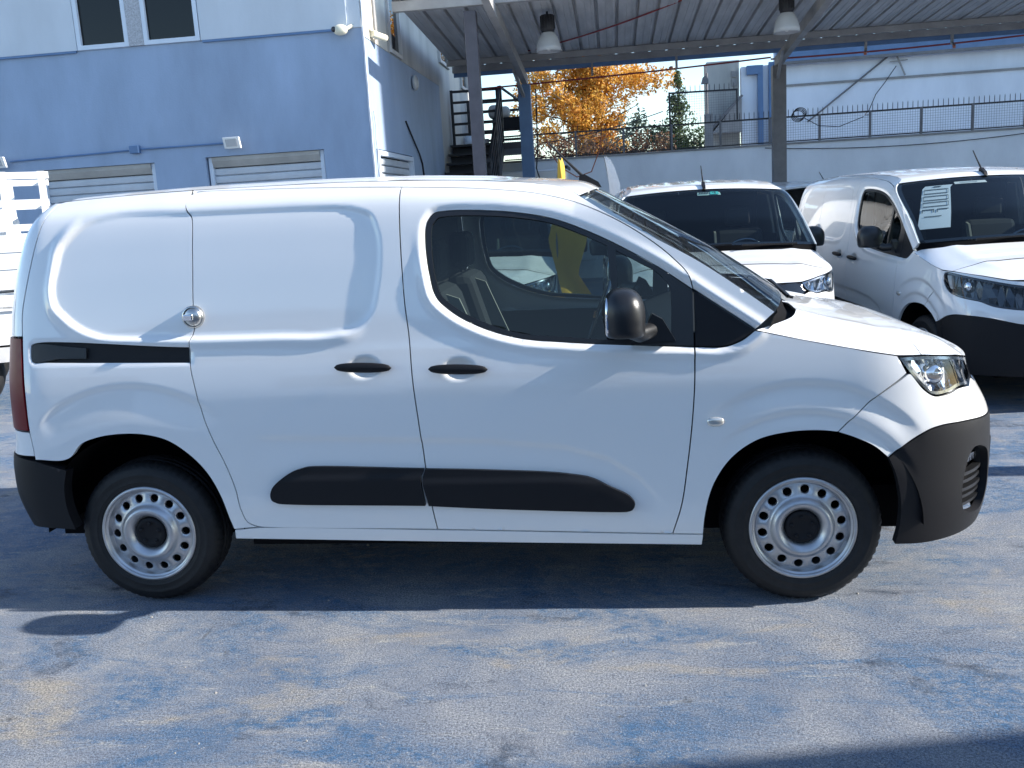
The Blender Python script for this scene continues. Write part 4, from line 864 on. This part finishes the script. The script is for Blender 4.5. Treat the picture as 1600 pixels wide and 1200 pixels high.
for k in range(38):
    z0 = 2.7+3.6*k/38; a = g.uniform(0, 2*math.pi); L_ = g.uniform(1.0, 2.3)*(1.15-.12*(z0-2.9)); st_ = Vector((1.45,23,z0)); dr_ = Vector((math.cos(a), math.sin(a)*.8, g.uniform(.0,.45)))
    mid = st_+dr_*L_*.5+Vector((0,0,.12)); end = st_+dr_*L_; limbs.tube([st_, mid, end], [.028,.018,.007], 6)
    for q in range(6): c = st_.lerp(end, g.uniform(.12,1.08))+Vector(g.normal(0,.2,3)); keep = not (c.x > 2.45 and c.z < 4.45); cs.append(tuple(c) if keep else (1.2+.5*g.normal(), 23, 4.6+.5*g.normal())); rs.append(g.uniform(.14,.36))
for c, r in (((3.1,22.6,4.75),.45),((3.6,22.6,4.72),.34),((2.6,22.6,4.65),.5),((3.9,22.6,4.66),.22),((2.2,22.6,4.9),.5),((.1,22.8,4.2),.4),((-.1,22.8,3.6),.3)): cs.append(c); rs.append(r)
tr.part('limb', limbs, 'bark'); crown(tr, 'crown', 'autumn', cs, rs, 34000, .042, seed=5)
def shrub(name, x, y, z0, z1, w_, mat, label, n, size, seed, cat='shrub', conic=False, grp=None):
    t = Thing(name, (x, y, 0), label, cat, grp); g = np.random.default_rng(seed); cs = []; rs = []; st_ = MB().tube([(x,y,-.2),(x,y,z0+.8*(z1-z0))], [.06,.02], 6)
    for k in range(150 if conic else 46):
        f = g.uniform(0,1)**(1.25 if conic else 1); z = z0+(z1-z0)*f; r = w_*((1-f)**.8+.06 if conic else (1-abs(2*f-1)**3)*.9+.1)
        c = (x+g.normal(0,.45)*r, y+g.normal(0,.45)*r, z); cs.append(c); rs.append((.12+.22*g.uniform())*(w_/.6)*(.35+.65*(1-f) if conic else 1)); st_.tube([(x,y,z-.1),c], [.015,.006], 5)
    t.part('trunk', st_, 'bark'); crown(t, 'crown', mat, cs, rs, n, size, seed=seed)
shrub('conifer', 3.86, 21.5, 2.3, 4.75, .55, 'green', 'dark green conical conifer rising behind the fence', 5200, .04, 11, 'tree', True)
shrub('leafy_shrub', 2.75, 21, 2.2, 3.75, .55, 'pale', 'pale green thin leaved shrub between the orange tree and the conifer', 900, .045, 12)
shrub('leafy_shrub', 3.25, 20.6, 2.2, 3.25, .55, 'green', 'low green shrub behind the fence, left of the conifer', 1600, .045, 13)
shrub('leafy_shrub', 4.35, 21.2, 2.2, 3.2, .45, 'green', 'low green shrub behind the fence, by the concrete post', 1400, .04, 14)
hedge = Thing('hedge', (1.8, 19.5, 0), 'low brown autumn hedge behind the fence under the orange tree', 'hedge'); cs = []; rs = []; g = np.random.default_rng(21)
for k in range(70): cs.append((.1+3.3*g.uniform(), 19.4+.5*g.uniform(), 2.0+1.05*g.uniform()**1.2)); rs.append(.2+.15*g.uniform())
crown(hedge, 'foliage', 'brownleaf', cs, rs, 5200, .045, seed=22)
hs_ = MB()
for k in range(24): x = .15+3.2*k/24; hs_.tube([(x,19.6,-.2),(x+g.normal(0,.1),19.6,2.2),(x+g.normal(0,.25),19.6,3.1)], [.02,.015,.006], 5)
hedge.part('stem', hs_, 'bark')
# ------------------------------------------------------------------ the other vehicles
mid = copy_tree(van); mid.location = (2.892, 6.021, 0); mid.rotation_euler = (0, 0, -1.543)
mid['label'] = 'white van facing the camera with a green sticker on its windscreen'
rv = build_van(1, 'white van at the right edge with a price sheet behind its windscreen', VG); rv.location = (5.185, 5.608, 0); rv.rotation_euler = (0, 0, -1.439)
bk = copy_tree(van); bk.location = (.62, 6.6, 0); bk.rotation_euler = (0, 0, -1.56); bk['label'] = 'white van seen only through the windows of the foreground van'
sv = copy_tree(van); sv.location = (5.15, 12.2, 0); sv.rotation_euler = (0, 0, -1.15); sv['label'] = 'small white van far back, in the gap left of the right-hand van'
for vn, q_ in ((mid, .085), (rv, .03), (sv, .07)):
    for o in vn.children:
        if o.name.startswith('wing_mirror'): o.location.y = q_*(1 if o.scale.y > 0 else -1)            # mirrors folded in
ov = copy_tree(van); ov.location = (7.55, 5.45, 0); ov.rotation_euler = (0, 0, -1.44); ov['label'] = 'white van beyond the right edge, seen only through the right van side window'
# papers behind the windscreens
M['sticker'] = pmat('sticker_green', (.10, .62, .56), .5); M['sticker2'] = pmat('sticker_pale', (.50, .68, .62), .5); M['ink'] = pmat('printed_ink', (.05, .08, .10), .6); M['paper'] = pmat('paper', (.66, .71, .75), .6)
def on_screen(v, t, du=0., dn=-.012):
    i = t*24; a = int(min(i, 23)); f = i-a; j = (v+1)*20; b = int(min(j, 39)); h = j-b
    p = WROWS[a,b]*(1-f)*(1-h)+WROWS[a+1,b]*f*(1-h)+WROWS[a,b+1]*(1-f)*h+WROWS[a+1,b+1]*f*h
    n = np.cross(WROWS[a+1,b]-WROWS[a,b], WROWS[a,b+1]-WROWS[a,b]); n /= np.linalg.norm(n); n = n if n[2] > 0 else -n
    return p+n*dn
def sheet_on(root, name, v0, v1, t0, t1, mat, label, cat, prints, dn=-.014, skew=0.):
    def patch(a, b, c, d, off):
        m = MB(); K = 14; g_ = lambda i, j, e: on_screen(a+(b-a)*i/K+skew*((c+(d-c)*j/K)-t0)/(t1-t0), c+(d-c)*j/K, 0, dn+off+e)
        m.grid([[g_(i, j, 0) for i in range(K+1)] for j in range(K+1)])
        m.grid([[g_(i, j, -.0015) for i in range(K+1)] for j in range(K+1)]); return m
    o = link(name, patch(v0, v1, t0, t1, 0).mesh(name, mat, fix=False)); tag(o, label, cat); o.location = root.location; o.rotation_euler = root.rotation_euler
    for nm, a, b, c, d, mt, *of in prints:
        link(nm, patch(v0+(v1-v0)*a, v0+(v1-v0)*b, t0+(t1-t0)*c, t0+(t1-t0)*d, of[0] if of else .006).mesh(nm, mt, fix=False), o)
sheet_on(mid, 'sticker', -.09, .19, .115, .255, 'sticker2', 'green and pale sticker at the top of the middle van windscreen', 'sticker',
    [('green_field', .56, .92, .05, .95, 'sticker')]+[('printed_letter', .08+.07*k, .125+.07*k, .28, .75, 'ink') for k in range(6)]+[('printed_letter', .74, .79, .2, .8, 'ink', .007), ('printed_letter', .64, .71, .45, .58, 'ink', .007)])
box = lambda c, d: [('printed_line', .08, .92, c, c+.012, 'ink'), ('printed_line', .08, .92, d, d+.012, 'ink'), ('printed_line', .07, .085, c, d, 'ink'), ('printed_line', .905, .92, c, d, 'ink')]
sheet_on(rv, 'price_sheet', -.70, -.41, .26, .80, 'paper', 'printed price sheet inside the right van windscreen', 'sheet',
    [('printed_heading', .36, .64, .07, .12, 'ink')]+box(.18,.27)+box(.33,.42)+box(.47,.56)+[('printed_line', .06, .44, .63, .645, 'ink'), ('printed_line', .54, .92, .63, .645, 'ink'), ('printed_line', .06, .09, .63, .70, 'ink'), ('printed_line', .42, .45, .63, .70, 'ink'), ('printed_line', .54, .57, .63, .70, 'ink'), ('printed_line', .15, .7, .78, .79, 'ink')], skew=-.27)
sheet_on(rv, 'paper_strip', -.385, -.03, .18, .26, 'white', 'white paper strip inside the right van windscreen, beside the price sheet', 'sheet', [('printed_text', .2, .75, .4, .6, 'paper')])
# ---- stake truck at the far left
tk = Thing('stake_truck', (-2.98, 4.45, 0), 'white flatbed truck with slatted stake sides at the left edge', 'truck', tilt=False)
tk.root.rotation_euler = (0, 0, R(32))
x0, x1, y0, y1 = -7.2, -2.98, 4.45, 6.1
tk.part('load_bed', MB().box(x0, x1-.1, y0+.02, y1-.02, .95, 1.07), 'paint'); side = MB()
side.box(x0, x1-.06, y0, y0+.035, 1.12, 1.60).box(x0, x1-.06, y0-.012, y0+.001, 1.30, 1.33).box(x0, x1-.06, y0-.012, y0+.001, 1.45, 1.48); tk.part('drop_side', side, 'paint')
tk.part('drop_side', MB().box(x0, x1-.06, y1-.035, y1, 1.12, 1.60), 'paint'); tk.part('tailboard', MB().box(x1-.10, x1-.065, y0+.04, y1-.04, 1.12, 1.60), 'paint')
for yy in (y0+.02, y1-.02):
    for z in (1.66, 1.875, 2.115): tk.part('stake_rail', MB().box(x0, x1+(.0 if z < 2 else .02), yy-.02, yy+.02, z-.03, z+.03), 'white')
    for x in (-3.02,-3.33,-3.75,-4.3,-4.9,-5.5,-6.1): tk.part('stake_post', MB().box(x-.03, x+.03, yy-.018, yy+.018, 1.10, 2.15), 'white')
for z in (1.66, 1.875, 2.115): tk.part('stake_rail', MB().box(x1-.04, x1, y0+.04, y1-.04, z-.03, z+.03), 'white')
tk.part('skirt', MB().box(x0, x1-.2, y0+.05, y0+.09, .62, 1.09, .01).box(x0, x1-.2, y0+.02, y0+.051, .93, .97), 'paint'); tk.part('bumper_bar', MB().box(x0, x1-.15, y0+.02, y0+.10, .47, .60), 'galv')
tk.part('chassis', MB().box(x0-1.5, x1-.3, y0+.45, y1-.45, .5, .94), 'dark')
for x in (-3.9, -7.9):
    for yy, s in ((y0+.26, 1), (y1-.26, -1)):
        wh_ = tk.part('wheel', MB().lathe([(.16,-.11*s),(.26,-.12*s),(.34,-.10*s),(.36,0),(.34,.10*s),(.2,.11*s)], (x,yy,.36), 'y', 36), 'rubber'); tk.part('hub', MB().lathe([(0,-.05*s),(.10,-.06*s),(.16,-.11*s),(.17,-.10*s)], (x,yy,.36), 'y', 24), 'rim', wh_)
cab = MB().prism([(-9.0,.6),(-7.3,.6),(-7.3,2.1),(-8.4,2.1),(-8.75,1.4),(-9.0,1.3)], y0+.05, y1-.05); cb = tk.part('cab', cab, 'paint'); tk.part('cab_window', MB().prism([(-7.5,1.4),(-7.5,1.95),(-8.3,1.95),(-8.55,1.4)], y0+.03, y0+.045), 'glossblack', cb)
single('water_drum', MB().lathe([(0,1.08),(.30,1.08),(.30,1.72),(.26,1.86),(.10,1.93),(.08,1.98),(0,1.98)], (-3.82,4.70,0), 'z', 28), 'white', (-3.82,4.70,1.08), 'white plastic drum standing on the truck bed behind the slats', 'drum', tilt=False)
# ---- box lorry body, banners and loose lines by the wall
lb = Thing('box_lorry', (.75, 15.6, 0), 'white box lorry half hidden behind the blue column', 'lorry'); lb.part('box_body', MB().box(-.3, 1.25, 14.9, 16.6, .6, 2.30, .05), 'paint'); lb.part('wind_deflector', MB().box(1.10, 1.24, 15.0, 16.4, 2.303, 2.36), 'blacksteel')
lb.part('cab', MB().box(1.27, 1.75, 14.95, 16.5, .5, 1.75, .06), 'paint'); lb.part('wheel', MB().lathe([(0,-.1),(.33,-.1),(.35,0),(.33,.1),(0,.1)], (.1,15.05,.35), 'y', 20), 'rubber')
def feather(name, base, edge, mat, label, pole, wave):
    t = Thing(name, base, label, 'banner', 'feather banners in the yard', tilt=False); m = MB()       # edge: (z, left x, right x) from the top down
    for e in (-.004, .004): m.grid([[(xl+(xr-xl)*q, base[1]+e+wave*math.sin(5.*z+3.2*q+.6)*(.2+q), z+.02*math.sin(7*q)*q) for q in np.linspace(0, 1, 9)] for z, xl, xr in [tuple(np.interp(zz, [a[0] for a in edge[::-1]], [a[i] for a in edge[::-1]]) for i in range(3)) for zz in np.linspace(edge[0][0], edge[-1][0], 26)]])
    t.part('sail', m, mat); t.part('pole', MB().tube(pole, .009, 6), 'greysteel'); t.part('foot', MB().box(base[0]-.2, base[0]+.2, base[1]-.2, base[1]+.2, 0, .03), 'dark')
feather('feather_banner', (1.66,2.95,0), [(1.95,1.69,1.715),(1.88,1.685,1.735),(1.75,1.68,1.735),(1.62,1.66,1.80),(1.40,1.60,1.88),(1.15,1.66,1.80),(.95,1.70,1.92),(.6,1.66,1.86)], 'yellow', 'narrow yellow feather banner rising behind the van roof', [(1.66,2.97,0),(1.66,2.97,1.6),(1.695,2.97,1.95)], .05)
feather('feather_banner', (2.03,9.6,0), [(2.24,1.96,1.985),(2.20,1.97,2.04),(2.08,1.99,2.10),(1.85,2.02,2.17),(.9,2.02,2.18)], 'banner', 'white feather banner behind the middle van roof', [(2.03,9.62,0),(2.03,9.62,1.85),(1.96,9.62,2.24)], .02)
single('rope', MB().tube([(.88,14.05,2.95),(1.0,14.05,2.55),(1.15,14.05,2.30),(1.45,14.05,2.10),(1.72,14.05,2.18),(1.88,14.05,2.55),(1.95,14.05,2.95)], .012, 6), 'rusttip', (.9,14.05,2), 'pinkish rope hanging in a loop beside the blue column', 'rope')
single('cable', MB().tube([(.78,13.95,3.7),(.76,13.93,2.6),(.72,13.93,2.3),(.80,13.93,2.0)], .014, 6), 'cable', (.78,13.93,2), 'black cable hanging down beside the blue column', 'cable')
single('cable', MB().tube(sag((.9,14.1,2.75),(3.2,16.9,3.4),.05), .010, 5), 'cable', (.9,14.1,2.7), 'dark cable rising from the blue column towards the fence', 'cable')
# ------------------------------------------------------------------ what stands outside the picture: it shades and mirrors into the yard
ct = Thing('sun_canopy', (14, -6, 0), 'flat roofed shelter on posts out of view beyond the right foreground', 'canopy', tilt=False)
q = [(6.2,-1.98),(26,1.98),(26,-11.5),(6.2,-11.5)]
ct.part('roof_slab', MB().prism(q, 4.5, 4.75, 'z'), 'galv')
for x, y in ((6.6,-2.1),(13,-.9),(20,.5),(6.6,-11),(13,-11),(20,-11)): ct.part('post', MB().box(x-.09, x+.09, y-.09, y+.09, -.1, 4.49), 'greysteel')
lpz = Thing('lamp_post', (8.6, 1.93, 0), 'tall grey lamp post out of view to the right of the van', 'lamp post', tilt=False); lpz.part('mast', MB().tube([(8.6,1.93,-.1),(8.6,1.93,5.2)], .10, 12), 'greysteel'); lpz.part('head', MB().box(8.3,8.9,1.8,2.06,5.2,5.32), 'greysteel')
ob = Thing('opposite_building', (2, -15, 0), 'long low pale building across the yard behind the camera', 'building', tilt=False)
ob.part('front_wall', wall_xz(MB(), -16, 20, -.2, 4.2, -15.2, -15.0, [(-12,-8,0,2.8),(-5,-3,1,2.4),(0,3.5,0,2.8),(8,10,1,2.4)]), 'wall_pale'); ob.part('flat_roof', MB().box(-16.3,20.3,-24,-14.7,4.203,4.45), 'concrete'); ob.part('inner_wall', MB().box(-16,20,-18.2,-18,-.2,4.2), 'roomdark')
nb = Thing('apartment_block', (24, 14, 0), 'tall neighbouring block out of view to the right, shading the canopy', 'building', tilt=False)
nb.part('wall', MB().box(22, 27, 9.5, 17.7, -.2, 19), 'wall_grey'); nb.part('flat_roof', MB().box(21.8, 27.2, 9.48, 17.9, 19.003, 19.3), 'concrete')
for k, (x, y, a) in enumerate(((.3, -9.0, 1.52), (3.1, -9.3, 1.60))):
    b2 = copy_tree(van); b2.location = (x, y, 0); b2.rotation_euler = (0, 0, a); b2['label'] = ('white van behind the camera mirrored in the side windows, the left one of two', 'white van behind the camera mirrored in the side windows, the right one of two')[k]
